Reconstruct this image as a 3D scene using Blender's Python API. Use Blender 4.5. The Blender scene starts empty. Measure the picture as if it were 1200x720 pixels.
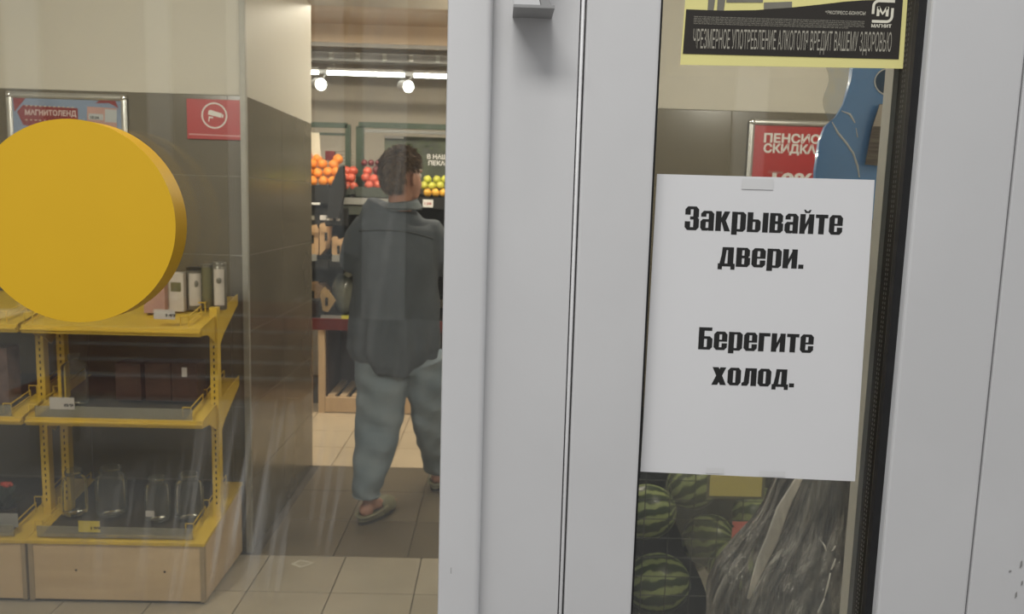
import bpy, bmesh, math, random
from mathutils import Vector, Matrix, noise
random.seed(7)
S = bpy.context.scene
COL = S.collection
PI = math.pi

# ---------------------------------------------------------------- camera
FPX, PITCH, ROLL, YAW, CH = 944.5, .1287, .0282, .0204, 1.545
_cy, _sy, _cp, _sp = math.cos(YAW), math.sin(YAW), math.cos(PITCH), math.sin(PITCH)
FW = Vector((_sy*_cp, _cy*_cp, -_sp)); RT = Vector((_cy, -_sy, 0)); UP = RT.cross(FW)
_cr, _sr = math.cos(ROLL), math.sin(ROLL)
RT, UP = RT*_cr + UP*_sr, UP*_cr - RT*_sr
CAMP = Vector((0, 0, CH))
cam = bpy.data.cameras.new('camera'); cam_o = bpy.data.objects.new('camera', cam); COL.objects.link(cam_o)
m3 = Matrix((RT, UP, -FW)).transposed()
cam_o.matrix_world = Matrix.Translation(CAMP) @ m3.to_4x4()
cam.sensor_width = 36; cam.lens = FPX/1200*36; cam.clip_start = .01
cam.dof.use_dof = True; cam.dof.focus_distance = .80; cam.dof.aperture_fstop = 15
S.camera = cam_o
def at(x, y, Y):
    """point of the plane at depth Y (metres into the shop) seen at photo pixel x, y"""
    d = FW + RT*((x-600)/FPX) - UP*((y-360)/FPX)
    return CAMP + d*(Y/d.y)

# ---------------------------------------------------------------- world, exposure, lights
w = bpy.data.worlds.new('overcast'); S.world = w; w.use_nodes = True
nt = w.node_tree; bg = nt.nodes['Background']
tc = nt.nodes.new('ShaderNodeTexCoord'); sx = nt.nodes.new('ShaderNodeSeparateXYZ'); cr = nt.nodes.new('ShaderNodeValToRGB')
nt.links.new(tc.outputs['Generated'], sx.inputs[0]); nt.links.new(sx.outputs[2], cr.inputs[0]); nt.links.new(cr.outputs[0], bg.inputs[0])
cr.color_ramp.elements[0].position = 0; cr.color_ramp.elements[0].color = (.60, .62, .64, 1)
cr.color_ramp.elements[1].position = 1; cr.color_ramp.elements[1].color = (1.0, 1.0, 1.01, 1)
bg.inputs[1].default_value = .92
S.view_settings.view_transform = 'Standard'; S.view_settings.look = 'None'
S.view_settings.exposure = 0; S.view_settings.gamma = 1; S.view_settings.use_curve_mapping = False

def light(name, kind, loc, energy, color, rot=(0, 0, 0), **k):
    l = bpy.data.lights.new(name, kind); l.energy = energy; l.color = color
    for a, v in k.items(): setattr(l, a, v)
    o = bpy.data.objects.new(name, l); COL.objects.link(o); o.location = loc; o.rotation_euler = rot
    return o
light('sun', 'SUN', (0, -3, 8), .5, (1, .985, .96), (math.radians(17), 0, math.radians(-8)), angle=math.radians(14))
WARM = (1, .86, .70)
light('overhead_fill', 'AREA', (-.40, -.15, 2.95), 21, (1, .985, .95), (math.radians(14), 0, 0), shape='RECTANGLE', size=.9, size_y=.3)  # unseen light added overhead for the frame's gradient and the handle shadow
light('vestibule_fill', 'POINT', (-1.55, 1.75, 2.30), 50, (1, .91, .79), shadow_soft_size=.14)  # unseen fill, added to light the left wall and floor
light('vestibule_fill_right', 'POINT', (1.25, 1.9, 2.30), 42, (1, .90, .77), shadow_soft_size=.14)  # unseen fill, added to brighten the right wall
light('passage_fill', 'POINT', (.20, 4.40, 2.35), 22, WARM, shadow_soft_size=.10)  # unseen fill added to brighten the passage side wall
light('store_ceiling_fill', 'AREA', (-.9, 5.15, 2.72), 85, WARM, shape='RECTANGLE', size=3.2, size_y=.3)  # unseen light added under the shop ceiling

# ---------------------------------------------------------------- materials
MATS = {}
def mat(name, col, rough=.5, metal=0, var=0, scale=20, bump=0, spec=.5, emit=0, trans=0, alpha=1, stretch=(1, 1, 1), col2=None, bscale=None, coat=0, rand=0):
    if name in MATS: return MATS[name]
    m = bpy.data.materials.new(name); m.use_nodes = True; t = m.node_tree; b = t.nodes['Principled BSDF']
    b.inputs['Base Color'].default_value = (*col, 1); b.inputs['Roughness'].default_value = rough
    b.inputs['Metallic'].default_value = metal; b.inputs['Specular IOR Level'].default_value = spec
    b.inputs['Coat Weight'].default_value = coat
    if emit: b.inputs['Emission Color'].default_value = (*col, 1); b.inputs['Emission Strength'].default_value = emit
    if trans: b.inputs['Transmission Weight'].default_value = trans
    b.inputs['Alpha'].default_value = alpha
    tcn = t.nodes.new('ShaderNodeTexCoord'); mp = t.nodes.new('ShaderNodeMapping'); mp.inputs['Scale'].default_value = stretch
    t.links.new(tcn.outputs['Object'], mp.inputs[0])
    n = t.nodes.new('ShaderNodeTexNoise'); n.inputs['Scale'].default_value = scale; n.inputs['Detail'].default_value = 5
    t.links.new(mp.outputs[0], n.inputs['Vector'])
    if var or col2:
        mx = t.nodes.new('ShaderNodeMix'); mx.data_type = 'RGBA'
        c2 = col2 or tuple(c*(1-var) for c in col); mx.inputs[6].default_value = (*col, 1); mx.inputs[7].default_value = (*c2, 1)
        rp = t.nodes.new('ShaderNodeMapRange'); rp.inputs[1].default_value = .35; rp.inputs[2].default_value = .65
        t.links.new(n.outputs[0], rp.inputs[0]); t.links.new(rp.outputs[0], mx.inputs[0])
        last = mx.outputs[2]
        if rand:
            oi = t.nodes.new('ShaderNodeObjectInfo'); h = t.nodes.new('ShaderNodeHueSaturation')
            mr = t.nodes.new('ShaderNodeMapRange'); mr.inputs[3].default_value = 1-rand; mr.inputs[4].default_value = 1+rand
            t.links.new(oi.outputs['Random'], mr.inputs[0]); t.links.new(mr.outputs[0], h.inputs['Value']); t.links.new(last, h.inputs['Color']); last = h.outputs[0]
        t.links.new(last, b.inputs['Base Color'])
    if bump:
        bp = t.nodes.new('ShaderNodeBump'); bp.inputs['Strength'].default_value = bump; bp.inputs['Distance'].default_value = .01
        if bscale:
            n2 = t.nodes.new('ShaderNodeTexNoise'); n2.inputs['Scale'].default_value = bscale; t.links.new(mp.outputs[0], n2.inputs['Vector']); t.links.new(n2.outputs[0], bp.inputs['Height'])
        else: t.links.new(n.outputs[0], bp.inputs['Height'])
        t.links.new(bp.outputs[0], b.inputs['Normal'])
    MATS[name] = m; return m

def glassy(name, tint=(1, 1, 1), body=0., streak=0, bodycol=(.8, .8, .8), gloss=1., rough=0., ior=1.45, pale_streaks=None, bump=0, bscale=10, stretch=(1, 1, 1), bodymin=0):
    """thin clear sheet: transparent + fresnel reflection + a little of a dull body or pale streaks"""
    if name in MATS: return MATS[name]
    m = bpy.data.materials.new(name); m.use_nodes = True; t = m.node_tree; t.nodes.clear()
    out = t.nodes.new('ShaderNodeOutputMaterial'); tr = t.nodes.new('ShaderNodeBsdfTransparent'); tr.inputs[0].default_value = (*tint, 1)
    gl = t.nodes.new('ShaderNodeBsdfGlossy'); gl.inputs['Roughness'].default_value = rough; gl.inputs[0].default_value = (gloss,)*3+(1,)
    fr = t.nodes.new('ShaderNodeFresnel'); fr.inputs[0].default_value = ior
    mx = t.nodes.new('ShaderNodeMixShader'); t.links.new(fr.outputs[0], mx.inputs[0]); t.links.new(tr.outputs[0], mx.inputs[1]); t.links.new(gl.outputs[0], mx.inputs[2])
    df = t.nodes.new('ShaderNodeBsdfDiffuse'); df.inputs[0].default_value = (*bodycol, 1)
    m2 = t.nodes.new('ShaderNodeMixShader'); m2.inputs[0].default_value = body
    t.links.new(mx.outputs[0], m2.inputs[1]); t.links.new(df.outputs[0], m2.inputs[2]); t.links.new(m2.outputs[0], out.inputs[0])
    tcn = t.nodes.new('ShaderNodeTexCoord'); mp = t.nodes.new('ShaderNodeMapping'); mp.inputs['Scale'].default_value = stretch; t.links.new(tcn.outputs['Object'], mp.inputs[0])
    if streak:
        n3 = t.nodes.new('ShaderNodeTexNoise'); n3.inputs['Scale'].default_value = 9; n3.inputs['Detail'].default_value = 6; n3.inputs['Roughness'].default_value = .65
        mp3 = t.nodes.new('ShaderNodeMapping'); mp3.vector_type = 'TEXTURE'; mp3.inputs['Scale'].default_value = (.16, .16, 7); mp3.inputs['Rotation'].default_value = (0, math.radians(20), 0)
        t.links.new(tcn.outputs['Object'], mp3.inputs[0]); t.links.new(mp3.outputs[0], n3.inputs['Vector'])
        r3 = t.nodes.new('ShaderNodeMapRange'); r3.inputs[1].default_value = .45; r3.inputs[2].default_value = .78; r3.inputs[3].default_value = body; r3.inputs[4].default_value = body+streak
        t.links.new(n3.outputs[0], r3.inputs[0]); t.links.new(r3.outputs[0], m2.inputs[0])
    if bump:
        n = t.nodes.new('ShaderNodeTexNoise'); n.inputs['Scale'].default_value = bscale; n.inputs['Detail'].default_value = 3; t.links.new(mp.outputs[0], n.inputs['Vector'])
        bp = t.nodes.new('ShaderNodeBump'); bp.inputs['Strength'].default_value = bump; bp.inputs['Distance'].default_value = .02
        t.links.new(n.outputs[0], bp.inputs['Height']); t.links.new(bp.outputs[0], gl.inputs['Normal'])
    if pale_streaks:   # list of (x, z, rx, rz, strength): slanting whitish streaks over the pane
        n = t.nodes.new('ShaderNodeTexNoise'); n.inputs['Scale'].default_value = 1; n.inputs['Detail'].default_value = 4
        mp2 = t.nodes.new('ShaderNodeMapping'); mp2.vector_type = 'TEXTURE'; mp2.inputs['Scale'].default_value = (1/110, 1, 1/5); mp2.inputs['Rotation'].default_value = (0, math.radians(9), 0)
        t.links.new(tcn.outputs['Object'], mp2.inputs[0]); t.links.new(mp2.outputs[0], n.inputs['Vector'])
        rp = t.nodes.new('ShaderNodeMapRange'); rp.inputs[1].default_value = .47; rp.inputs[2].default_value = .78; t.links.new(n.outputs[0], rp.inputs[0])
        sp = t.nodes.new('ShaderNodeSeparateXYZ'); t.links.new(tcn.outputs['Object'], sp.inputs[0])
        tot = None
        def ma(op, a, b=None):
            q = t.nodes.new('ShaderNodeMath'); q.operation = op
            for i, v in enumerate((a, b)):
                if v is None: continue
                if isinstance(v, (int, float)): q.inputs[i].default_value = v
                else: t.links.new(v, q.inputs[i])
            return q.outputs[0]
        for (x, z, rx, rz, s) in pale_streaks:
            dx = ma('POWER', ma('DIVIDE', ma('SUBTRACT', sp.outputs[0], x), rx), 2); dz = ma('POWER', ma('DIVIDE', ma('SUBTRACT', sp.outputs[2], z), rz), 2)
            v = ma('MULTIPLY', ma('MAXIMUM', ma('SUBTRACT', 1, ma('ADD', dx, dz)), 0), s)
            tot = v if tot is None else ma('ADD', tot, v)
        fac = ma('ADD', ma('MULTIPLY', tot, rp.outputs[0]), body)
        t.links.new(fac, m2.inputs[0])
    MATS[name] = m; return m

WHITE = mat('white_pvc', (.62, .62, .625), .38, var=.05, scale=6, bump=.01, bscale=400)
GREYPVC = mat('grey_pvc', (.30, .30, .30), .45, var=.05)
BLACKRUB = mat('black_rubber', (.012, .012, .013), .6, var=.3, scale=60)
SPACER = mat('dark_spacer', (.035, .035, .036), .45, metal=.3, var=.15, scale=40)
DOT = mat('spacer_perforation', (.38, .38, .38), .5, var=.1)
PAPER = mat('white_paper', (.73, .73, .74), .85, var=.015, scale=8, bump=.03, bscale=6)
INK = mat('black_ink', (.012, .012, .012), .7, var=.1)
YELLOWFOAM = mat('yellow_vinyl', (.70, .415, .010), .55, var=.06, scale=5)
YELLOWEDGE = mat('yellow_edge', (.66, .36, .008), .5, var=.08, scale=9)
YPAPER = mat('pale_yellow_film', (.80, .74, .30), .5, var=.05, scale=10)
DARKPRINT = mat('dark_print', (.028, .024, .020), .45, var=.1)
GREYPRINT = mat('grey_print', (.22, .21, .17), .5, var=.2, scale=15)
PALEPRINT = mat('pale_print', (.68, .64, .46), .5, var=.05)
LETTERCREAM = mat('cream_lettering', (.75, .72, .60), .5, var=.02)
LETTERDIM = mat('dim_lettering', (.36, .34, .28), .5, var=.02)
WHITEPRINT = mat('white_print', (.75, .74, .72), .5, var=.02)
TILEW = mat('taupe_wall_tile', (.155, .138, .105), .22, var=.12, scale=3, bump=.02, rand=.04)
GROUT = mat('wall_grout', (.27, .25, .20), .8, var=.1)
PLASTER = mat('cream_wall_panel', (.56, .53, .46), .5, var=.05, scale=2)
STOREWALL = mat('store_wall_paint', (.50, .45, .37), .7, var=.06, scale=2)
CEIL = mat('store_ceiling_paint', (.66, .52, .38), .8, var=.12, scale=1.5)
TRIMM = mat('metal_trim', (.36, .35, .31), .5, metal=.1, var=.1)
FLOORT = mat('beige_floor_tile', (.42, .37, .29), .30, var=.12, scale=5, bump=.02, rand=.06)
FLOORD = mat('brown_floor_tile', (.165, .135, .092), .28, var=.12, scale=5, bump=.02, rand=.04)
FLOORF = mat('warm_floor_tile', (.56, .45, .31), .30, var=.10, scale=5, bump=.02, rand=.04)
FGROUT = mat('floor_grout', (.10, .085, .065), .9, var=.2)
PAVE = mat('concrete_paving', (.30, .29, .28), .9, var=.2, scale=3)
YMETAL = mat('yellow_powder_coat', (.72, .50, .055), .4, var=.10, scale=7)
SLOT = mat('slot_black', (.01, .01, .008), .8)
LAMIN = mat('birch_laminate', (.70, .53, .34), .45, var=.10, scale=4, stretch=(1, 1, 6))
LEDGE = mat('laminate_edge', (.40, .31, .20), .5, var=.10, scale=6)
BLACKPL = mat('black_plastic', (.014, .014, .014), .45, var=.2)
ALU = mat('brushed_aluminium', (.62, .62, .60), .28, metal=.75, var=.08, scale=30)
RED = mat('red_print', (.42, .020, .022), .42, var=.08)
DRED = mat('dark_red_print', (.22, .015, .018), .5, var=.1)
BLUEP = mat('grey_blue_print', (.22, .29, .42), .5, var=.15, scale=9)
PINKP = mat('dusty_pink_print', (.50, .30, .27), .5, var=.15, scale=9)
KRAFT = mat('brown_cardboard', (.52, .33, .17), .8, var=.15, scale=12)
CANM = mat('canister_grey_metal', (.20, .19, .16), .35, metal=.4, var=.2, scale=14)
LABELM = mat('pale_label_paper', (.62, .57, .52), .6, var=.12, scale=25)
GREENM = mat('dark_green_metal', (.045, .07, .05), .45, var=.1)
BLACKF = mat('black_felt', (.010, .010, .010), .85, var=.3)
WOODL = mat('pale_pine', (.60, .43, .26), .55, var=.12, scale=5, stretch=(6, 1, 1))
TUBE = mat('lamp_tube_glow', (1, .96, .88), .5, emit=9)
LAMPG = mat('spot_lamp_glow', (1, .95, .86), .5, emit=16)
GREYM = mat('grey_painted_metal', (.34, .33, .31), .5, var=.1)
ORANGE = mat('orange_peel', (.85, .27, .02), .45, var=.18, scale=15, bump=.15, bscale=90, rand=.1)
REDAP = mat('red_apple_skin', (.50, .045, .035), .35, col2=(.62, .16, .08), scale=8, rand=.15)
DKAP = mat('dark_plum_skin', (.20, .03, .035), .35, var=.4, scale=8, rand=.15)
GRNAP = mat('green_apple_skin', (.50, .58, .07), .35, col2=(.62, .55, .08), scale=8, rand=.1)
YELAP = mat('yellow_apple_skin', (.80, .50, .06), .35, col2=(.75, .36, .05), scale=8, rand=.1)
STEM = mat('brown_stem', (.06, .035, .015), .8)
BLUE = mat('glossy_blue_vinyl', (.16, .37, .78), .22, var=.10, scale=4, coat=.5)
BLUED = mat('deep_blue_vinyl', (.03, .08, .17), .3, var=.15)
SKIN = mat('skin', (.46, .235, .165), .55, var=.12, scale=14)
HAIR = mat('brown_hair', (.15, .092, .055), .65, var=.5, scale=60, stretch=(1, 1, .25), bump=.8, bscale=160)
DENIM = mat('grey_blue_denim', (.088, .104, .128), .9, var=.14, scale=9, bump=.12, bscale=45)
DENIMS = mat('denim_seam', (.05, .06, .068), .9, var=.1)
JEAN = mat('washed_blue_denim', (.18, .235, .29), .9, col2=(.25, .30, .345), scale=7, bump=.15, bscale=30)
CLOG = mat('olive_clog_foam', (.24, .23, .14), .6, var=.15)
CLOGS = mat('dark_clog_sole', (.03, .025, .02), .8, var=.2)
PINK = mat('coral_card', (.75, .16, .15), .6, var=.04)
YCARD = mat('mustard_card', (.72, .63, .20), .6, var=.06)
BARK = mat('red_brown_timber', (.20, .06, .04), .6, var=.3, scale=8, stretch=(1, 1, 6))

PANE = glassy('clear_pane', tint=(.95, .965, .96), body=.004, ior=1.42)
PANEL_ = glassy('clear_pane_with_pale_streaks', tint=(.95, .965, .96), body=.012, bodycol=(.8, .79, .76), ior=1.42,
                pale_streaks=[(-.225, 1.24, .10, .12, .26), (-.33, 1.20, .09, .09, .14), (-.10, 1.62, .08, .5, .05)])
JARG = glassy('jar_glass', tint=(.97, .98, .96), body=.035, bodycol=(.55, .57, .50), ior=1.25, rough=.06)
STRIPG = glassy('clear_price_strip', tint=(.85, .85, .8), body=.30, bodycol=(.62, .60, .50), ior=1.45, rough=.2)
TAPE = mat('clear_tape', (.69, .69, .69), .35, var=.02)

# ---------------------------------------------------------------- mesh helpers
class MB:
    def __init__(s): s.bm = bmesh.new()
    def box(s, x0, x1, y0, y1, z0, z1, bev=0):
        g = bmesh.ops.create_cube(s.bm, size=1)['verts']
        for v in g: v.co = Vector(((x0+x1)/2+v.co.x*(x1-x0), (y0+y1)/2+v.co.y*(y1-y0), (z0+z1)/2+v.co.z*(z1-z0)))
        if bev:
            es = list({e for v in g for e in v.link_edges})
            bmesh.ops.bevel(s.bm, geom=es, offset=bev, segments=2, affect='EDGES', profile=.6)
        return s
    def prism(s, pts, axis, a, b):
        """polygon pts (2-tuples) extruded along axis from a to b. axis y: pts are (x,z); x: (y,z); z: (x,y)"""
        def P(p, t): return {'y': (p[0], t, p[1]), 'x': (t, p[0], p[1]), 'z': (p[0], p[1], t)}[axis]
        A = [s.bm.verts.new(P(p, a)) for p in pts]; B = [s.bm.verts.new(P(p, b)) for p in pts]
        n = len(pts); s.bm.faces.new(A); s.bm.faces.new(B[::-1])
        for i in range(n): s.bm.faces.new((A[i], B[i], B[(i+1) % n], A[(i+1) % n]))
        return s
    def flat(s, pts, Y):
        s.bm.faces.new([s.bm.verts.new((p[0], Y, p[1])) for p in pts]); return s
    def tube(s, pts, rad, n=8, caps=True, sq=None, up=None):
        """sweep; rad scalar, list or list of (a,b)"""
        pts = [Vector(p) for p in pts]; N = len(pts)
        if not isinstance(rad, (list, tuple)): rad = [rad]*N
        rings = []; side = None
        for i, p in enumerate(pts):
            t = (pts[min(i+1, N-1)]-pts[max(i-1, 0)]).normalized()
            if side is None:
                ref = Vector(up) if up else (Vector((1, 0, 0)) if abs(t.x) < .8 else Vector((0, 0, 1)))
                side = (ref-t*ref.dot(t)).normalized()
            else: side = (side-t*side.dot(t)).normalized()
            oth = t.cross(side); r = rad[i]; a, b = r if isinstance(r, (tuple, list)) else (r, r)
            rings.append([s.bm.verts.new(p+side*a*math.cos(2*PI*k/n)+oth*b*math.sin(2*PI*k/n)) for k in range(n)])
        for A, B in zip(rings, rings[1:]):
            for k in range(n): s.bm.faces.new((A[k], A[(k+1) % n], B[(k+1) % n], B[k]))
        if caps: s.bm.faces.new(rings[0][::-1]); s.bm.faces.new(rings[-1])
        return s
    def lathe(s, c, prof, n=20):
        """prof: list of (r, z) round a vertical axis through c"""
        c = Vector(c); rings = []
        for r, z in prof:
            if r < 1e-5: rings.append([s.bm.verts.new(c+Vector((0, 0, z)))])
            else: rings.append([s.bm.verts.new(c+Vector((r*math.cos(2*PI*k/n), r*math.sin(2*PI*k/n), z))) for k in range(n)])
        for A, B in zip(rings, rings[1:]):
            for k in range(n):
                a0, a1 = A[k % len(A)], A[(k+1) % len(A)]; b0, b1 = B[k % len(B)], B[(k+1) % len(B)]
                vs = []
                for v in (a0, a1, b1, b0):
                    if v not in vs: vs.append(v)
                if len(vs) > 2: s.bm.faces.new(vs)
        return s
    def ball(s, c, r, u=16, v=10):
        g = bmesh.ops.create_uvsphere(s.bm, u_segments=u, v_segments=v, radius=1)['verts']; c = Vector(c)
        rr = r if isinstance(r, (tuple, list)) else (r,)*3
        for q in g: q.co = c+Vector((q.co.x*rr[0], q.co.y*rr[1], q.co.z*rr[2]))
        return s
    def build(s, name, m, parent=None, smooth=False, loc=None, **tags):
        bmesh.ops.recalc_face_normals(s.bm, faces=s.bm.faces)
        me = bpy.data.meshes.new(name); s.bm.to_mesh(me); s.bm.free()
        me.materials.append(m)
        if smooth:
            for p in me.polygons: p.use_smooth = True
            if smooth != 'all':
                try: me.set_sharp_from_angle(angle=math.radians(40))
                except Exception: pass
        return link(name, me, parent, loc, **tags)
def link(name, me, parent=None, loc=None, label=None, cat=None, group=None, kind=None):
    o = bpy.data.objects.new(name, me); COL.objects.link(o)
    if parent is not None:
        o.parent = parent
        o.location = -wloc(parent) if loc is None else loc
    elif loc is not None: o.location = loc
    tag(o, label, cat, group, kind); return o
WL = {}
def wloc(o):
    v = Vector(o.location)
    return v+wloc(o.parent) if o.parent else v
def tag(o, label=None, cat=None, group=None, kind=None):
    for k, v in (('label', label), ('category', cat), ('group', group), ('kind', kind)):
        if v: o[k] = v
    return o
def thing(name, loc, label=None, cat=None, group=None, kind=None):
    """Empty at the thing's base; parts are modelled in world coordinates and offset by it"""
    o = bpy.data.objects.new(name, None); o.empty_display_size = .05; COL.objects.link(o); o.location = loc
    return tag(o, label, cat, group, kind)
def copy_tree(o, parent=None):
    c = o.copy(); COL.objects.link(c); c.parent = parent
    for ch in o.children: copy_tree(ch, c)
    return c
CAPH = [.73]
def text_mesh(body, m, x, z, Y, h, width=None, name='lettering', parent=None, align='LEFT', bold=0, slant=0, depth=.0002):
    """built-in font, flat print facing the camera side (-Y); h = capital height; width squeezes/stretches"""
    cu = bpy.data.curves.new('t', 'FONT'); cu.body = body; cu.size = 1; cu.offset = bold; cu.shear = slant; cu.resolution_u = 3
    to = bpy.data.objects.new('t', cu); COL.objects.link(to)
    me = bpy.data.meshes.new_from_object(to.evaluated_get(bpy.context.evaluated_depsgraph_get()))
    bpy.data.objects.remove(to); bpy.data.curves.remove(cu)
    xs = [v.co.x for v in me.vertices] or [0, 1]; ys = [v.co.y for v in me.vertices] or [0, 1]
    cap = CAPH[0]; sc = h/cap; sxx = (width/(max(xs)-min(xs))) if width else sc; x0 = min(xs)
    for v in me.vertices: v.co = Vector((x+(v.co.x-x0)*sxx, Y, z+v.co.y*sc))
    me.materials.clear(); me.materials.append(m)
    return link(name, me, parent)
def remeshed(mb, name, m, parent, voxel=.008, smooth=4, label=None):
    """union of the swept pieces into one continuous skin"""
    bmesh.ops.recalc_face_normals(mb.bm, faces=mb.bm.faces)
    me = bpy.data.meshes.new(name); mb.bm.to_mesh(me); mb.bm.free()
    t = bpy.data.objects.new('tmp', me); COL.objects.link(t)
    r = t.modifiers.new('r', 'REMESH'); r.mode = 'VOXEL'; r.voxel_size = voxel
    q = t.modifiers.new('s', 'SMOOTH'); q.iterations = smooth; q.factor = .5
    me2 = bpy.data.meshes.new_from_object(t.evaluated_get(bpy.context.evaluated_depsgraph_get()))
    bpy.data.objects.remove(t)
    me2.name = name; me2.materials.clear(); me2.materials.append(m)
    for p in me2.polygons: p.use_smooth = True
    return link(name, me2, parent, label=label)

# ---------------------------------------------------------------- the setting
YW, XS, YE = 3.37, -1.036, 4.53     # vestibule back wall, side wall of the passage, its far end
ZC, ZT = 2.57, 1.945                # vestibule ceiling, top of wall tiling
fl = MB().box(-3.2, 3.0, .80, 7.2, -.10, -.008).build('floor', FGROUT, kind='structure')
def tile(x0, x1, y0, y1, m, g=.004):
    MB().box(x0+g/2, x1-g/2, y0+g/2, y1-g/2, -.008, 0, .0015).build('floor_tile', m, fl)
for j in range(-3, 0):
    for i in range(-5, 8): tile(-.95+i*.328, -.95+(i+1)*.328, 3.345+j*.328, 3.345+(j+1)*.328, FLOORT)
for i in range(5):
    for j in range(3): tile(-1.0+i*.322, -1.0+(i+1)*.322, 3.345+j*.3975, 3.345+(j+1)*.3975, FLOORD)
for i in range(-5, 9):
    for j in range(4): tile(-.93+i*.335, -.93+(i+1)*.335, 4.5375+j*.36, 4.5375+(j+1)*.36, FLOORF)
MB().box(-3.2, XS, 2.0, 2.36, -.008, -.001).box(-3.2, 3, .85, 2.35, -.008, -.001).build('floor_tile', FLOORT, fl)
MB().box(-6, 6, -12, .70, -.12, -.02).build('ground', PAVE, kind='structure')

def tiled_wall(name, mk, x0, x1, y0, y1, cols, axis, top=ZC, side=-1):
    """upper cream panelling and lower rows of large taupe tiles; face on the y0 side (axis x) or the given x side (axis y)"""
    wl = mk
    nrow = 6; rh = ZT/nrow
    for c0, c1 in cols:
        for r in range(nrow):
            b = MB()
            if axis == 'x': b.box(c0+.0012, c1-.0012, y0-.008, y0-.005, r*rh+.0012, (r+1)*rh-.0012, .001)
            else: b.box(x1+.005, x1+.008, c0+.0012, c1-.0012, r*rh+.0012, (r+1)*rh-.0012, .001)
            b.build('wall_tile', TILEW, wl)
    return wl
w1 = MB().box(-3.2, XS-.012, YW+.0015, YW+.25, 0, ZT).build('wall_left', GROUT, kind='structure')
tiled_wall('', w1, -3.2, XS-.012, YW+.008, 0, [(-3.2, -2.91), (-2.91, -2.31), (-2.31, -1.71), (-1.71, -1.11), (-1.11, XS-.014)], 'x')
MB().box(-3.2, XS-.012, YW-.004, YW+.25, ZT, ZC).build('upper_wall', PLASTER, w1)
w2 = MB().box(XS-.30, XS-.0015, YW+.25, YE, 0, ZT).box(XS-.012, XS-.0015, YW, YW+.25, 0, ZT).build('wall_passage', GROUT, kind='structure')
tiled_wall('', w2, 0, XS-.008, 0, 0, [(YW+.012, YW+.55), (YW+.55, YE)], 'y')
MB().box(XS-.30, XS, YW+.25, YE, ZT, ZC).box(XS-.012, XS, YW+.01, YW+.25, ZT, ZC).build('upper_wall', PLASTER, w2)
MB().box(XS-.02, XS+.004, YW-.012, YW+.010, 0, ZC, .002).build('trim_1', TRIMM, kind='structure')
# right hand wall
w3 = MB().box(.52, 3.0, YW+.0015, YW+.25, 0, ZT).build('wall_right', GROUT, kind='structure')
tiled_wall('', w3, .52, 3, YW+.008, 0, [(.52, .95), (.95, 1.60), (1.60, 2.25), (2.25, 3.0)], 'x')
MB().box(.52, 3.0, YW-.004, YW+.25, ZT, ZC).build('upper_wall', PLASTER, w3)
MB().box(.52, .80, YW+.25, YE, 0, ZC).build('wall_passage_right', PLASTER, kind='structure')
MB().box(3.0, 3.1, .9, 7.2, 0, 2.9).build('wall_side', PLASTER, kind='structure')
MB().box(-3.3, -3.2, .9, 7.2, 0, 2.9).build('wall_far_left', PLASTER, kind='structure')
MB().box(-3.2, 3.0, 6.95, 7.1, 0, 2.9).build('wall_back', STOREWALL, kind='structure')
MB().box(-3.2, 3.0, .80, YE, ZC, ZC+.35).build('ceiling', STOREWALL, kind='structure')
cs = MB().box(-3.2, 3.0, YE, 7.1, 2.78, 2.92).build('ceiling_store', CEIL, kind='structure')
def hor(y, Y): return at(440, y, Y).z
# ceiling joint, beam, dark rail and cable tray seen below the lintel
MB().box(-3.1, 2.9, 5.36, 5.39, 2.765, 2.785).build('ceiling_joint', GREYM, cs)
MB().box(-3.1, 2.9, 6.00, 6.10, hor(51, 6.0), 2.78).build('ceiling_beam', CEIL, cs)
MB().box(-3.1, 2.9, 5.985, 6.0, hor(56, 5.99), hor(51.5, 5.99)).build('ceiling_rail', GREYM, cs)
ct = thing('cable_tray', (-1, 6.3, hor(70, 6.3)), 'grey metal cable tray running under the shop ceiling above the lamps', 'cable tray')
MB().box(-2.6, 2.2, 6.28, 6.30, hor(72, 6.28), hor(62, 6.28)).box(-2.6, 2.2, 6.28, 6.42, hor(72, 6.28)-.003, hor(72, 6.28)).build('tray_channel', GREYM, ct)
cb = MB()
for k in range(4):
    cb.tube([(-2.6+i*.12, 6.33+.02*k, hor(62, 6.28)+.008*math.sin(i*.9+k*2)) for i in range(41)], .007, 6)
cb.build('cable', mat('grey_cable', (.20, .20, .22), .5, var=.3), ct, smooth='all')
for i in range(22): MB().box(-2.5+i*.2, -2.47+i*.2, 6.272, 6.28, hor(71, 6.28), hor(63, 6.28)).build('tray_rib', ALU, ct)
for x in (-2.4, -1.5, -.6, .3, 1.2): MB().box(x, x+.012, 6.34, 6.352, hor(72, 6.28), 2.78).build('hanger', GREYM, ct)

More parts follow.
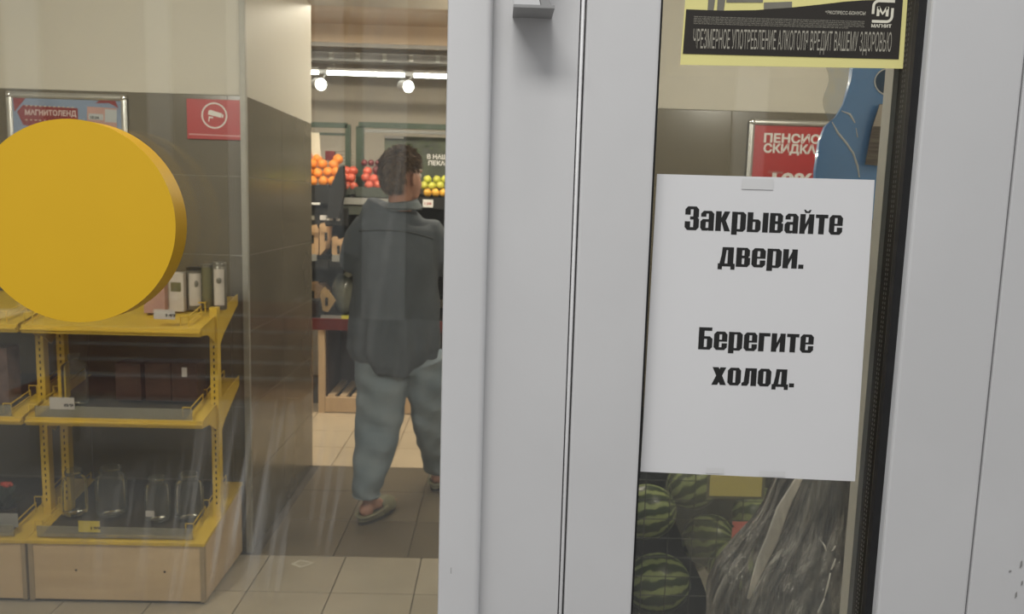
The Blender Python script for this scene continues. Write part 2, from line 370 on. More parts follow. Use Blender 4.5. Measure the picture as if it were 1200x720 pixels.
# ---------------------------------------------------------------- facade: glazed leaf on the left, door on the right
YG, YF = .774, .757            # outer face of glass, outer face of the frames
kf = YF/.772
X1, X2, X3, X4 = -.051*kf, .0735*kf, .146*kf, .3985*kf
X5 = .4915*kf
win = thing('window_1', (X1, YF, 0), kind='structure')
def unit(parent, x0, x1, z0, z1, m, bead=True):
    """double glazing: outer pane, inner pane, perforated spacer all round, black seals"""
    d = .034
    MB().box(x0, x1, YG, YG+.004, z0, z1).build('glass_pane', m, parent)
    MB().box(x0, x1, YG+d-.004, YG+d, z0, z1).build('glass_pane', PANE, parent)
    a = MB(); a.box(x0-.012, x0, YG+.004, YG+d-.004, z0, z1).box(x1, x1+.012, YG+.004, YG+d-.004, z0, z1).box(x0, x1, YG+.004, YG+d-.004, z0-.012, z0).box(x0, x1, YG+.004, YG+d-.004, z1, z1+.012)
    a.build('spacer', SPACER, parent)
    dts = MB(); n = int((z1-z0)/.0048)
    for i in range(n):
        z = z0+(i+.5)*.0048
        for yy in (YG+.0165, YG+.0205): 
            dts.bm.faces.new([dts.bm.verts.new(p) for p in ((x1-.0003, yy-.0008, z-.0013), (x1-.0003, yy+.0008, z-.0013), (x1-.0003, yy+.0008, z+.0013), (x1-.0003, yy-.0008, z+.0013))])
    dts.build('spacer_perforation', DOT, parent, kind='stuff')
    ln = MB().box(x1-.0008, x1, YG+.0075, YG+.0085, z0, z1).build('spacer_line', DOT, parent)
    bd = MB().box(x1-.003, x1+.03, YG+d, YG+d+.018, z0, z1).box(x0-.03, x0+.0, YG+d, YG+d+.018, z0, z1)
    bd.build('inner_bead', mat('light_grey_bead', (.48, .48, .46), .45, var=.05), parent)
# right-hand door leaf
door = thing('door_1', (X4, YF, 0), kind='structure')
ZB, ZTOP = .22, 2.18
unit(door, X3+.002, X4-.003, ZB, ZTOP, PANE)
# gaskets in front of the glass edge
MB().box(X3-.0005, X3+.0035, YG-.006, YG+.001, ZB, ZTOP).box(X4-.0075, X4+.0005, YG-.007, YG+.0005, ZB, ZTOP).box(X3, X4, YG-.006, YG+.001, ZTOP-.004, ZTOP).box(X3, X4, YG-.006, YG+.001, ZB, ZB+.004).build('gasket', BLACKRUB, door)
MB().box(X2+.0035, X3, YF, YF+.06, .02, 2.26, .0025).build('stile', WHITE, door)
MB().box(X4, X5-.0015, YF, YF+.06, .02, 2.26, .0025).build('stile', WHITE, door)
MB().box(X3, X4, YF, YF+.06, ZTOP, 2.26, .0025).build('top_rail', WHITE, door)
MB().box(X3, X4, YF, YF+.06, .02, ZB, .0025).build('bottom_rail', WHITE, door)
# second jamb on the right: beyond the narrow gap
MB().box(X5+.0008, .545, YF+.001, YF+.06, .0, 2.45, .0015).build('door_jamb', WHITE, door)
MB().box(.5475, .62, YF-.004, YF+.06, 0, 2.45, .0015).build('door_jamb', WHITE, door)
MB().box(X5-.003, X5+.003, YF+.02, YF+.05, 0, 2.3).box(.543, .549, YF+.03, YF+.05, 0, 2.3).build('gap_seal', GREYPVC, door)
# broad recessed stile carrying the pull handle, bead and groove next to the door leaf
MB().box(-.012, X2-.0025, YF, YF+.06, .02, 2.26, .001).build('stile', WHITE, door)
MB().tube([(X2+.0002, YF+.0022, .02), (X2+.0002, YF+.0022, 2.26)], .0016, 10).build('seal_bead', WHITE, door, smooth='all')
MB().box(X2-.0015, X2+.0025, YF+.004, YF+.04, .02, 2.26).build('seal_groove', GREYPVC, door)
# raised member with rounded right edge, standing proud of the door face
kp = .742/.772
pro = [(-.050*kp, .86)]
xa, xb, yp = -.0512*kp, -.0095*kp, .742
prof = [(xa, .84), (xa, yp+.003), (xa+.001, yp+.0008), (xa+.003, yp)]
for k in range(7):
    a = PI/2*k/6; prof.append((xb-.006+.006*math.sin(a), yp+.006-.006*math.cos(a)))
prof += [(xb-.001, yp+.016), (xb-.003, YF+.004), (xb-.003, .84)]
bm_ = MB().prism(prof, 'z', 0, 2.45); bm_.build('window_frame', WHITE, win, smooth=True)
unit(win, -1.02, -.030, ZB, 2.2, PANEL_)
MB().box(-1.10, -1.02, YF-.006, .84, 0, 2.45, .002).box(-1.02, xa+.001, YF, .84, 0, ZB, .002).box(-1.02, xa+.001, YF, .84, 2.2, 2.45, .002).build('window_frame', WHITE, win)
MB().box(-1.02, -1.015, YG-.005, YG, ZB, 2.2).build('gasket', BLACKRUB, win)
# small chip in the raised member
MB().box(-.0385*kp, -.0379*kp, yp-.0002, yp, 1.187, 1.193).build('scratch', GREYPVC, win)
wf = MB().box(-3.3, -1.10, .76, .90, 0, 2.95).box(.62, 3.1, .76, .90, 0, 2.95).box(-1.1, .62, .76, .90, 2.45, 2.95)
wf.build('wall_front', PLASTER, kind='structure')
MB().box(-1.1, .62, .75, .86, -.02, .02).build('trim_2', ALU, kind='structure')
MB().box(-.02, .60, YF, .84, 2.26, 2.45).build('trim_3', WHITE, kind='structure')
# pull handle, lower end just under the top of the view
hx0, hx1, yh = at(601.5, 10, .717).x, at(650, 12, .717).x, .717
hz = at(625, 9, .717).z
hd = thing('door_handle', (hx0, YF, hz)); hd.parent = door; hd.location = Vector((hx0, YF, hz))-wloc(door)
MB().box(hx0, hx1, yh, YF, hz, hz+.0025).build('end_plate', GREYPVC, hd); MB().box(hx0+.0005, hx0+.003, yh+.005, YF, hz+.0025, hz+.30).build('bracket', WHITE, hd)  # grey of the end plate stands in for shade under the handle
MB().prism([(hx0+.001, hz+.002), (hx1-.012, hz+.002), (hx1-.020, hz+.03), (hx1-.020, hz+.30), (hx0+.001, hz+.30)], 'y', yh+.001, yh+.005).build('grip', WHITE, hd)
MB().prism([(hx1-.011, hz+.002), (hx1-.002, hz+.002), (hx1-.012, hz+.024), (hx1-.012, hz+.30), (hx1-.019, hz+.30), (hx1-.019, hz+.028)], 'y', yh+.004, yh+.022).build('bracket', GREYPVC, hd)  # grey paints the shadow on the handle's inner side
# scuff marks low on the right jamb
sm = MB()
for (x, y, a, b) in ((1197, 662, .0008, .004), (1191, 698, .0007, .0035), (1184, 670, .0010, .001), (1198, 684, .0006, .0025)):
    p = at(x, y, YF); sm.prism([(p.x-a, p.z-b), (p.x+a*1.6, p.z-b*.4), (p.x+a, p.z+b), (p.x-a*.5, p.z+b*.6)], 'y', YF+.0004, YF+.0012)
sm.build('scuff_mark', mat('grey_scuff', (.30, .30, .29), .8, var=.2), door)

# ---------------------------------------------------------------- notice taped to the door glass
YP = YG-.0009
note = thing('paper_notice', at(886, 382, YP), 'white A4 sheet with bold black lettering taped to the door glass', 'notice')
c4 = [at(x, y, YP) for x, y in ((770, 204), (1025, 211), (1002, 564.5), (750.5, 553))]
sh = MB(); G = 12
vs = [[None]*(G+1) for _ in range(G+1)]
for i in range(G+1):
    for j in range(G+1):
        u, v = i/G, j/G
        p = (c4[0]*(1-u)+c4[1]*u)*(1-v)+(c4[3]*(1-u)+c4[2]*u)*v
        p.y += .00006*math.sin(u*5)*math.sin(v*4)
        vs[i][j] = sh.bm.verts.new(p)
for i in range(G):
    for j in range(G): sh.bm.faces.new((vs[i][j], vs[i+1][j], vs[i+1][j+1], vs[i][j+1]))
so = sh.build('sheet', PAPER, note, smooth='all')
R_ = lambda a, b, c, d: [(a, b), (c, b), (c, d), (a, d)]
top_ = lambda a, c, y0, y1, k=.13: [(a, y0), (a+k, y1), (c-k, y1), (c, y0)]
bot_ = lambda a, c, y0, y1, k=.13: [(a+k, y0), (a, y1), (c, y1), (c-k, y0)]
_i = [R_(0, 0, .27, 1), R_(.43, 0, .70, 1), [(.25, .10), (.25, .44), (.45, .92), (.45, .58)]]
GL = {
 'о': (.66, [top_(0, .66, .84, 1), bot_(0, .66, 0, .16), R_(0, .16, .27, .84), R_(.39, .16, .66, .84)]),
 'е': (.67, [top_(0, .67, .85, 1), bot_(0, .67, 0, .15), R_(0, .15, .27, .85), R_(.40, .46, .67, .85), R_(.2, .46, .67, .56), R_(.40, .15, .67, .37)]),
 'а': (.68, [top_(.02, .66, .86, 1), R_(.02, .70, .28, .87), R_(.40, 0, .67, .87), [(0, .14), (.27, .12), (.27, .46), (.10, .56), (0, .46)], R_(.10, .44, .48, .58), bot_(0, .46, 0, .14, .1)]),
 'в': (.68, [R_(0, 0, .28, 1), [(.2, .86), (.2, 1), (.52, 1), (.64, .88)], R_(.39, .56, .65, .88), [(.2, .45), (.2, .59), (.60, .59), (.60, .45)], R_(.40, .12, .68, .48), [(.2, 0), (.2, .14), (.68, .14), (.55, 0)]]),
 'и': (.70, _i),
 'й': (.70, _i+[[(.16, 1.22), (.26, 1.22), (.30, 1.15), (.40, 1.15), (.44, 1.22), (.54, 1.22), (.46, 1.06), (.24, 1.06)]]),
 'к': (.73, [R_(0, 0, .28, 1), [(.26, .44), (.26, .62), (.42, 1), (.70, 1), (.50, .53)], [(.26, .58), (.50, .55), (.74, 0), (.45, 0)]]),
 'р': (.70, [R_(0, -.16, .28, 1), [(.2, .87), (.2, .98), (.36, 1.0), (.56, 1), (.70, .87)], R_(.42, .13, .70, .87), [(.2, .02), (.2, .13), (.70, .13), (.57, 0), (.36, 0)]]),
 'ы': (1.04, [R_(0, 0, .28, 1), R_(.2, .52, .52, .65), [(.40, .12), (.40, .65), (.55, .65), (.67, .53), (.67, .12)], [(.2, 0), (.2, .13), (.67, .13), (.55, 0)], R_(.76, 0, 1.04, 1)]),
 'т': (.62, [R_(0, .82, .62, 1), R_(.17, 0, .45, .9)]),
 'д': (.78, [R_(.44, .1, .72, 1), [(.06, .14), (.30, .14), (.37, .84), (.37, 1), (.17, 1), (.14, .6)], R_(.17, .85, .72, 1), R_(-.02, 0, .80, .15), R_(-.02, -.16, .19, .05), R_(.60, -.16, .80, .05)]),
 'г': (.58, [R_(0, 0, .28, 1), R_(0, .82, .58, 1)]),
 'х': (.72, [[(0, 0), (.29, 0), (.70, 1), (.41, 1)], [(.02, 1), (.32, 1), (.73, 0), (.43, 0)]]),
 'л': (.71, [R_(.43, 0, .71, 1), [(.14, 1), (.37, 1), (.35, .16), (.26, 0), (-.02, 0), (-.02, .16), (.08, .22)], R_(.14, .85, .71, 1)]),
 'З': (.70, [top_(0, .68, 1.05, 1.2), bot_(0, .70, 0, .15), R_(.40, .66, .68, 1.06), R_(.42, .14, .70, .58), [(.25, .54), (.25, .69), (.6, .69), (.7, .54)], R_(0, .78, .27, 1.06), R_(0, .14, .27, .44)]),
 'Б': (.70, [R_(0, 0, .28, 1.2), R_(0, 1.02, .66, 1.2), [(.2, .58), (.2, .72), (.56, .72), (.70, .58)], R_(.42, .13, .70, .60), [(.2, 0), (.2, .14), (.70, .14), (.58, 0)]]),
 '.': (.26, [R_(.0, 0, .25, .22)]),
}
def impact(word, xl, xr, yl, xh):
    """heavy condensed lettering fitted between photo x of its ends, on the baseline through (xl, yl)"""
    a = at(xl, yl, YP-.00015); b = at(xr, yl+(xr-xl)*.033, YP-.00015); W = (b-a).length; d = (b-a)/W
    tot = sum(GL[c][0] for c in word)+.07*(len(word)-1); s = W/tot; h = xh*YP/FPX*1.0
    upv = Vector((.0, 0, 1)); mb = MB(); cx = 0
    for c in word:
        wd, polys = GL[c]
        for q, pl in enumerate(polys):
            mb.bm.faces.new([mb.bm.verts.new(a+d*((cx+px_)*s)+upv*(pz*h)+Vector((0, -.000002*q, 0))) for px_, pz in pl])
        cx += wd+.07
    mb.build('lettering', INK, note)
impact('Закрывайте', 802, 986.5, 269.5, 23)
impact('двери.', 841.5, 941.5, 312, 22.6)
impact('Берегите', 818, 952.5, 409.5, 22.3)
impact('холод.', 833.5, 930.5, 451, 21.6)
for (x, y, wd, hh) in ((888, 216, .030, .010), (838, 552, .018, .006), (905, 556, .026, .006)):
    p = at(x, y, YP-.0005); MB().box(p.x-wd/2, p.x+wd/2, p.y-.00005, p.y, p.z-hh/2, p.z+hh/2).build('tape', TAPE, note)

# ---------------------------------------------------------------- yellow poster edge above it
YS = YG-.0008
st = thing('yellow_poster', at(930, 40, YS), 'pale yellow bordered poster with a dark text band at the top of the door glass', 'poster')
def q2(x, y, dy=0): p = at(x, y, YS-dy); return (p.x, p.z)
ext = lambda pa, pb, z: (pa[0]+(pa[0]-pb[0])*((z-pa[1])/(pa[1]-pb[1])), z)
TL = ext(q2(803, 0), q2(797, 76), 2.02); TR = ext(q2(1063.5, 0), q2(1058, 80), 2.02)
MB().flat([q2(797, 76), q2(1058, 80.5), q2(1063.5, 0), TR, TL, q2(803, 0)], YS).build('sheet', YPAPER, st)
MB().flat([q2(806, -1), q2(1057, -1), ext(q2(1057, -1), q2(1056, 20), 2.0), ext(q2(806, -1), q2(805, 20), 2.0)], YS-.0002).build('picture', PALEPRINT, st)
MB().flat([q2(829, 14), q2(836, 14), q2(838, -1), (q2(840, -1)[0], 1.95), (q2(830, -1)[0], 1.95)], YS-.0003).flat([q2(840, 13), q2(848, 13), q2(850, -1), (q2(852, -1)[0], 1.95), (q2(841, -1)[0], 1.95)], YS-.0003).flat([q2(895, 11), q2(928, 9), q2(928, 2), q2(895, 3)], YS-.0003).flat([q2(851, 3), q2(894, 3), q2(894, -3), q2(851, -3)], YS-.0003).build('picture_detail', GREYPRINT, st)
MB().flat([q2(800, 63), q2(1053, 69.5), q2(1058, -1), q2(1010, 0.5), q2(990, 2), q2(960, 5.5), q2(925, 9.2), q2(885, 12), q2(845, 12.5), q2(804, 11)], YS-.0004).build('dark_band', DARKPRINT, st)
def on_sticker(body, m, x0, x1, y, h, bold=0, slant=0, drop=.023, nm='lettering'):
    a = at(x0, y, YS-.0007); b = at(x1, y+(x1-x0)*drop, YS-.0007)
    o = text_mesh(body, m, 0, 0, 0, h*YS/FPX, (b-a).length, nm, st, bold=bold, slant=slant)
    o.rotation_euler.y = -math.atan2(b.z-a.z, b.x-a.x); o.location = a-wloc(st)
on_sticker('ЧРЕЗМЕРНОЕ УПОТРЕБЛЕНИЕ АЛКОГОЛЯ ВРЕДИТ ВАШЕМУ ЗДОРОВЬЮ', LETTERDIM, 812, 1044, 56.5, 21.5, drop=.018)
on_sticker('*ЭКСПРЕСС-БОНУСЫ', LETTERCREAM, 967, 1014, 16.5, 3.8, bold=.0)
on_sticker('МАГНИТ', LETTERCREAM, 1021, 1044.5, 32, 3.6, bold=.03)
for i, (xa_, xb_, yy) in enumerate(((813, 1013, 20), (813, 1013, 22), (813, 1012, 24), (813, 1013, 26), (813, 994, 28))):
    on_sticker(''.join(random.choice(['пара ', 'срок ', 'не ', 'для ', 'акции ', 'товар ', 'и ', 'цена ', 'при ']) for _ in range(46)), LETTERDIM, xa_, xb_, yy, 1.5, drop=.030)
# square emblem of two rounded strokes round a letter M
lc = at(1034.5, 13.5, YS-.0007); u_ = YS/FPX
def stroke(pts, wdt, nm='emblem'):
    mb = MB(); P = [Vector(p) for p in pts]; Q = []
    for i in range(len(P)):
        t = (P[min(i+1, len(P)-1)]-P[max(i-1, 0)]).normalized(); n_ = Vector((-t.y, t.x))*wdt/2
        Q.append((P[i]+n_, P[i]-n_))
    vv = [[mb.bm.verts.new((lc.x+p.x*u_, lc.y, lc.z+p.y*u_)) for p in pr_] for pr_ in Q]
    for a_, b_ in zip(vv, vv[1:]): mb.bm.faces.new((a_[0], b_[0], b_[1], a_[1]))
    mb.build(nm, LETTERCREAM, st)
arc = lambda cx, cy, r, a0, a1: [(cx+r*math.cos(math.radians(a0+(a1-a0)*k/6)), cy+r*math.sin(math.radians(a0+(a1-a0)*k/6))) for k in range(7)]
stroke([(13, 11.5), (-4, 11.5)]+arc(-5, 5.5, 6, 90, 180)+[(-11, -3)], 3)
stroke([(-11.5, -11), (4, -11)]+arc(5, -5, 6, -90, 0)+[(11, 4)], 3)
stroke([(-5.2, -5.2), (-5.2, 5.2)], 3.2); stroke([(5.2, -5.2), (5.2, 5.2)], 3.2); stroke([(-5.2, 5), (0, -2.5), (5.2, 5)], 3)

# ---------------------------------------------------------------- yellow disc on the left pane
dc = at(86.5, 260.5, .747); rd = 120.3*.747/FPX*.972
disc = thing('round_disc', dc, 'thick plain yellow disc stuck on the left glass pane', 'disc')
n = 96
d1 = MB(); d1.prism([(dc.x+rd*math.cos(2*PI*k/n), dc.z+rd*math.sin(2*PI*k/n)) for k in range(n)], 'y', .7472, YG-.0004); d1.build('rim', YELLOWEDGE, disc, smooth=True)
MB().prism([(dc.x+rd*math.cos(2*PI*k/n), dc.z+rd*math.sin(2*PI*k/n)) for k in range(n)], 'y', .7465, .7472).build('face', YELLOWFOAM, disc, smooth=True)

#PART2
def pbox(mb, x0, y0, x1, y1, Y, dep=.02, bev=0):
    """box whose front face spans photo pixels (x0,y0)-(x1,y1) at depth Y"""
    a = at(x0, y0, Y); b = at(x1, y1, Y); c = at(x0, y1, Y); d = at(x1, y0, Y)
    zt = (a.z+d.z)/2; zb = (b.z+c.z)/2
    mb.box((a.x+c.x)/2, (b.x+d.x)/2, Y, Y+dep, zb, zt, bev); return mb

# ---------------------------------------------------------------- snap-frame poster on the left wall
def snap_frame(x0, x1, z0, z1, label, sheet_m):
    Y = YW-.006; t = thing('framed_poster', ((x0+x1)/2, Y, z0), label, 'poster')
    r = .0125
    for (a, b) in (((x0+r, Y-.006, z1-r), (x1-r, Y-.006, z1-r)), ((x0+r, Y-.006, z0+r), (x1-r, Y-.006, z0+r)), ((x0+r, Y-.006, z0+r), (x0+r, Y-.006, z1-r)), ((x1-r, Y-.006, z0+r), (x1-r, Y-.006, z1-r))):
        MB().tube([a, b], [(r, .008)]*2 if a[0] == b[0] else [(.008, r)]*2, 12, up=(1, 0, 0) if a[0] == b[0] else (0, 1, 0)).build('frame_rail', ALU, t, smooth=True)
    for a in ((x0+r, z1-r), (x1-r, z1-r), (x0+r, z0+r), (x1-r, z0+r)):
        MB().ball((a[0], Y-.007, a[1]), (r*1.12, .010, r*1.12), 14, 8).build('corner', mat('chrome_corner', (.8, .8, .8), .15, metal=1), t, smooth='all')
    MB().box(x0+.015, x1-.015, Y-.004, Y+.003, z0+.015, z1-.015).build('sheet', sheet_m, t)
    return t, Y-.0048
a, b = at(5, 106, YW-.02), at(147.5, 114, YW-.02)
px0, px1, pzt = a.x, b.x, (a.z+b.z)/2+.004
t, Y = snap_frame(px0, px1, pzt-.66, pzt, 'silver framed poster with a grey blue sheet half hidden behind the yellow disc', BLUEP)
P2 = lambda x, y, Y=Y: ((lambda p: (p.x, p.z))(at(x, y, Y)))
MB().flat([P2(27, 123), P2(91, 127), P2(92, 150), P2(80, 160), P2(27, 146), P2(20, 131)], Y-.0004).build('banner', DRED, t)
MB().flat([P2(15, 113), P2(31, 114), P2(17, 131)], Y-.0005).build('banner', DRED, t)
for k in range(11):
    for yy in (123.5, 140): q = P2(30+k*5.4, yy+k*.2); MB().flat([(q[0], q[1]-.003), (q[0]+.008, q[1]-.003), (q[0]+.008, q[1]), (q[0], q[1])], Y-.0008).build('dash', PALEPRINT, t)
q = P2(29.5, 134.5); text_mesh('МАГНИТОЛЕНД', mat('pink_white_lettering', (.62, .50, .48), .5), q[0], q[1], Y-.001, .021, .205, parent=t, bold=.03)
q = P2(37, 148); text_mesh('подарки за покупки', PALEPRINT, q[0], q[1]-.006, Y-.001, .012, .14, parent=t, bold=.02)
MB().flat([P2(102, 125), P2(137, 127), P2(137, 160), P2(102, 160)], Y-.0003).build('panel', PINKP, t)
MB().flat([P2(104, 133), P2(121, 134), P2(121, 141), P2(104, 140)], Y-.0007).flat([P2(123, 128), P2(137, 129), P2(137, 144), P2(123, 143)], Y-.0007).build('panel', mat('pale_grey_print', (.42, .45, .47), .5), t)
q = P2(106, 139.5); text_mesh('18.04', INK, q[0], q[1], Y-.001, .012, .035, parent=t, bold=.02)
MB().flat([P2(112, 121), P2(122, 114), P2(134, 116), P2(139, 127), P2(128, 121)], Y-.0006).build('ribbon', DRED, t)

# red camera surveillance sign
a, b = at(218, 115.5, YW-.014), at(284.5, 164.5, YW-.014)
sg = thing('surveillance_sign', ((a.x+b.x)/2, YW-.01, b.z), 'red plate with a white camera symbol in a circle on the left wall', 'sign')
MB().box(a.x, b.x, YW-.010, YW-.004, b.z, a.z, .001).build('plate', RED, sg)
cx, cz = at(251, 135.5, YW-.012).x, at(251, 135.5, YW-.012).z; Y = YW-.0106
rg = MB(); N = 40
V = [[rg.bm.verts.new((cx+r*math.cos(2*PI*k/N), Y, cz+r*math.sin(2*PI*k/N))) for k in range(N)] for r in (.052, .046)]
for k in range(N): rg.bm.faces.new((V[0][k], V[0][(k+1) % N], V[1][(k+1) % N], V[1][k]))
rg.build('symbol', WHITEPRINT, sg)
rot = lambda pts, an: [(cx+x*math.cos(an)-z*math.sin(an), cz+x*math.sin(an)+z*math.cos(an)) for x, z in pts]
MB().flat(rot([(-.026, -.002), (.028, -.002), (.028, .016), (-.020, .018), (-.026, .014)], -.22), Y).flat(rot([(.030, .001), (.036, -.001), (.036, .013), (.030, .013)], -.22), Y).build('symbol', WHITEPRINT, sg)
MB().flat(rot([(-.022, -.026), (-.018, -.026), (-.018, -.012), (-.004, -.012), (-.004, -.006), (-.022, -.006)], -.1), Y).build('symbol', WHITEPRINT, sg)
MB().flat([(a.x+.008, b.z+.016), (b.x-.008, b.z+.013), (b.x-.008, b.z+.0185), (a.x+.008, b.z+.0215)], Y).build('symbol', mat('pink_print', (.62, .30, .30), .5), sg)

# ---------------------------------------------------------------- yellow racks
SL = .17; YR0, YR1 = 2.93, 3.352; XL, XR = -1.728, -1.070
def slz(z, y): return z+(y-YR0)*SL
def wire(mb, pts, r=.0022): mb.tube(pts, r, 6); return mb
def rack(label):
    t = thing('display_rack', (XL, 2.9, 0), label, 'rack', 'yellow shelf racks along the left wall')
    MB().box(XL+.01, XR-.01, 2.915, YR1, 0, .012).build('plinth', BLACKPL, t)
    MB().box(XL+.022, XR-.016, 2.902, 2.915, .014, .232, .001).build('front_panel', LAMIN, t)
    MB().box(XL+.004, XL+.022, 2.898, 2.916, .012, .236).build('edge_strip', LEDGE, t)
    MB().box(XR-.016, XR, 2.898, 2.916, .012, .236).build('edge_strip', LEDGE, t)
    MB().box(XL+.022, XR-.016, 2.899, 2.915, .232, .246).build('edge_strip', LEDGE, t)
    for X in (XL+.006, XR-.014): MB().prism([(2.916, .012), (YR1, .012), (YR1, slz(.236, YR1)), (2.916, .238)], 'x', X, X+.012).build('side_panel', LAMIN, t)
    for x in (-1.55, -1.22):
        n = 12; MB().prism([(x+.0045*math.cos(2*PI*k/n), .13+.0045*math.sin(2*PI*k/n)) for k in range(n)], 'y', 2.9012, 2.903).build('cam_hole', SLOT, t)
    MB().prism([(2.896, slz(.240, 2.896)), (YR1, slz(.240, YR1)), (YR1, slz(.252, YR1)), (2.896, slz(.252, 2.896))], 'x', XL, XR+.004).build('deck', YMETAL, t)
    MATD = mat('dark_brown_mat', (.050, .040, .026), .6, var=.25, scale=12)
    for zf in (.252, .707): MB().prism([(YR0+.012, slz(zf, YR0+.012)+.0002), (YR1-.005, slz(zf, YR1-.005)+.0002), (YR1-.005, slz(zf, YR1-.005)+.0025), (YR0+.012, slz(zf, YR0+.012)+.0025)], 'x', XL+.04, XR-.075).build('shelf_mat', MATD, t)
    # uprights with slot rows
    for (ux, uy) in ((XL+.036, 3.095), (XR-.026, 3.075)):
        ub = MB().box(ux, ux+.030, uy, uy+.034, slz(.25, uy), 1.115, .001); up = ub.build('upright', YMETAL, t)
        sl = MB(); z = .33
        while z < 1.08:
            sl.box(ux+.0125, ux+.0175, uy-.0006, uy+.001, z, z+.012); z += .025
        sl.build('slot_row', SLOT, up, loc=(0, 0, 0))
    for zf in (.706, 1.052):
        sp = MB().prism([(YR0, zf-.004), (YR1, slz(zf, YR1)-.004), (YR1, slz(zf, YR1)+.001), (YR0, zf+.001)], 'x', XL+.006, XR-.004).build('shelf', YMETAL, t)
        MB().box(XL+.004, XR-.006, YR0-.004, YR0+.003, zf-.026, zf+.004, .001).box(XL+.004, XR-.006, YR0-.012, YR0-.003, zf-.014, zf-.008).build('shelf_lip', YMETAL, sp, loc=(0, 0, 0))
        for X in (XL+.004, XR-.008):
            MB().prism([(YR0+.004, zf-.024), (YR0+.07, zf-.03), (3.08, zf-.075), (3.115, zf-.10), (3.17, zf-.055), (YR1, slz(zf, YR1)-.03), (YR1, slz(zf, YR1)+.012), (YR0+.004, zf+.006)], 'x', X, X+.004).build('bracket', YMETAL, sp, loc=(0, 0, 0))
    for zf in (.252, .706, 1.052):     # wire guards at both ends
        for X in (XL+.028, XR-.060):
            for (ya, yb) in ((YR0+.03, 3.085), (3.13, YR1-.02)):
                g = MB()
                for h in (.012, .034): wire(g, [(X, ya, slz(zf, ya)+h+.006), (X, yb, slz(zf, yb)+h+.006)])
                for yy in (ya, yb): wire(g, [(X, yy, slz(zf, yy)), (X, yy, slz(zf, yy)+.041)])
                wire(g, [(X, ya, slz(zf, ya)+.040), (X-.03, ya, slz(zf, ya)+.040)]); wire(g, [(X-.03, ya, slz(zf, ya)), (X-.03, ya, slz(zf, ya)+.041)])
                g.build('wire_guard', YMETAL, t)
    for zf in (.252, .706): MB().box(XL+.035, XR-.045, YR0+.004 if zf > .3 else 2.91, YR0+.006 if zf > .3 else 2.912, zf+.004, zf+.046).build('price_rail', STRIPG, t)
    return t
rk = rack('yellow slotted shelf rack on a pale wooden base under the yellow disc'); 
rk2 = copy_tree(rk); rk2.location.x -= .664
rk2['label'] = 'yellow slotted shelf rack at the left edge of the view, mostly cut off'
TAGW = mat('price_tag_paper', (.55, .52, .50), .6, var=.05); TAGY = mat('yellow_price_tag', (.62, .50, .08), .6, var=.05)
def price_tag(x0, x1, y0, y1, Y, m, parent, txt):
    mb = MB(); pbox(mb, x0, y0, x1, y1, Y, .0015); mb.build('price_tag', m, parent)
    q = at(x0+(x1-x0)*.58, y1-3.2, Y-.0005); text_mesh(txt, INK, q.x, q.z, Y-.0006, .011, .036, 'lettering', parent, bold=.03)
price_tag(180, 205, 363, 374.5, YR0+.002, TAGW, rk, '149'); price_tag(58, 87, 466, 480, YR0+.002, TAGW, rk, '89')
price_tag(92, 117, 611, 624, 2.908, TAGY, rk, '199')
mb = MB(); pbox(mb, -8, 602, 21, 618, 2.93, .0015); mb.build('price_tag', mat('silver_card', (.42, .43, .44), .4, metal=.4), rk2, loc=-Vector(rk2.location))

def seat(c, yb):
    zf = .252 if c.z < .5 else (.706 if c.z < .9 else 1.052)
    c.z = slz(zf, yb)+.0035; return c
def can(x, ybase, w_, h_, Y, label, cap, body, lab=True, nm='canister', seg=18):
    r = w_*Y/FPX/2; h = h_*Y/FPX; c = at(x, ybase, Y); c.y = Y+r; seat(c, Y+2*r)
    t = thing(nm, c, label, 'canister', 'canisters on the top shelf of the rack')
    MB().lathe(c, [(0, 0), (r*.96, 0), (r, .003), (r, h*.93), (r*.97, h*.935), (0, h*.935)], seg).build('body', body, t, smooth=True)
    MB().lathe(c+Vector((0, 0, h*.93)), [(0, 0), (r*1.03, 0), (r*1.03, h*.055), (r*.95, h*.07), (0, h*.07)], seg).build('cap', cap, t, smooth=True)
    if lab:
        lb = MB(); N = 10; A0, A1 = lab if isinstance(lab, tuple) else (-150, -40)
        vv = [[lb.bm.verts.new(c+Vector(((r+.0008)*math.cos(math.radians(A0+(A1-A0)*k/N)), (r+.0008)*math.sin(math.radians(A0+(A1-A0)*k/N)), z))) for k in range(N+1)] for z in (h*.10, h*.86)]
        for k in range(N): lb.bm.faces.new((vv[0][k], vv[0][k+1], vv[1][k+1], vv[1][k]))
        lb.build('label', LABELM, t, smooth='all')
        MB().ball(c+Vector((r*math.cos(math.radians((A0+A1)/2))*.99, r*math.sin(math.radians((A0+A1)/2))*.99, h*.62)), (r*.42, .003, r*.5), 12, 8).build('emblem', CANM, t, smooth='all')
    return t
GREYCAN = mat('olive_grey_tin', (.20, .19, .10), .4, metal=.3, var=.15)
can(225, 361, 17, 50, 3.12, 'grey canister with a pale front label, between the pale pack and the plain tin', BLACKPL, CANM, (-110, -10))
can(241.5, 362, 17, 52, 3.14, 'plain olive grey canister without a label on the top rack shelf', CANM, GREYCAN, None)
can(255.5, 362, 15.5, 56, 3.13, 'tall canister with a white side label at the right end of the shelf', CANM, CANM, (-125, -35))
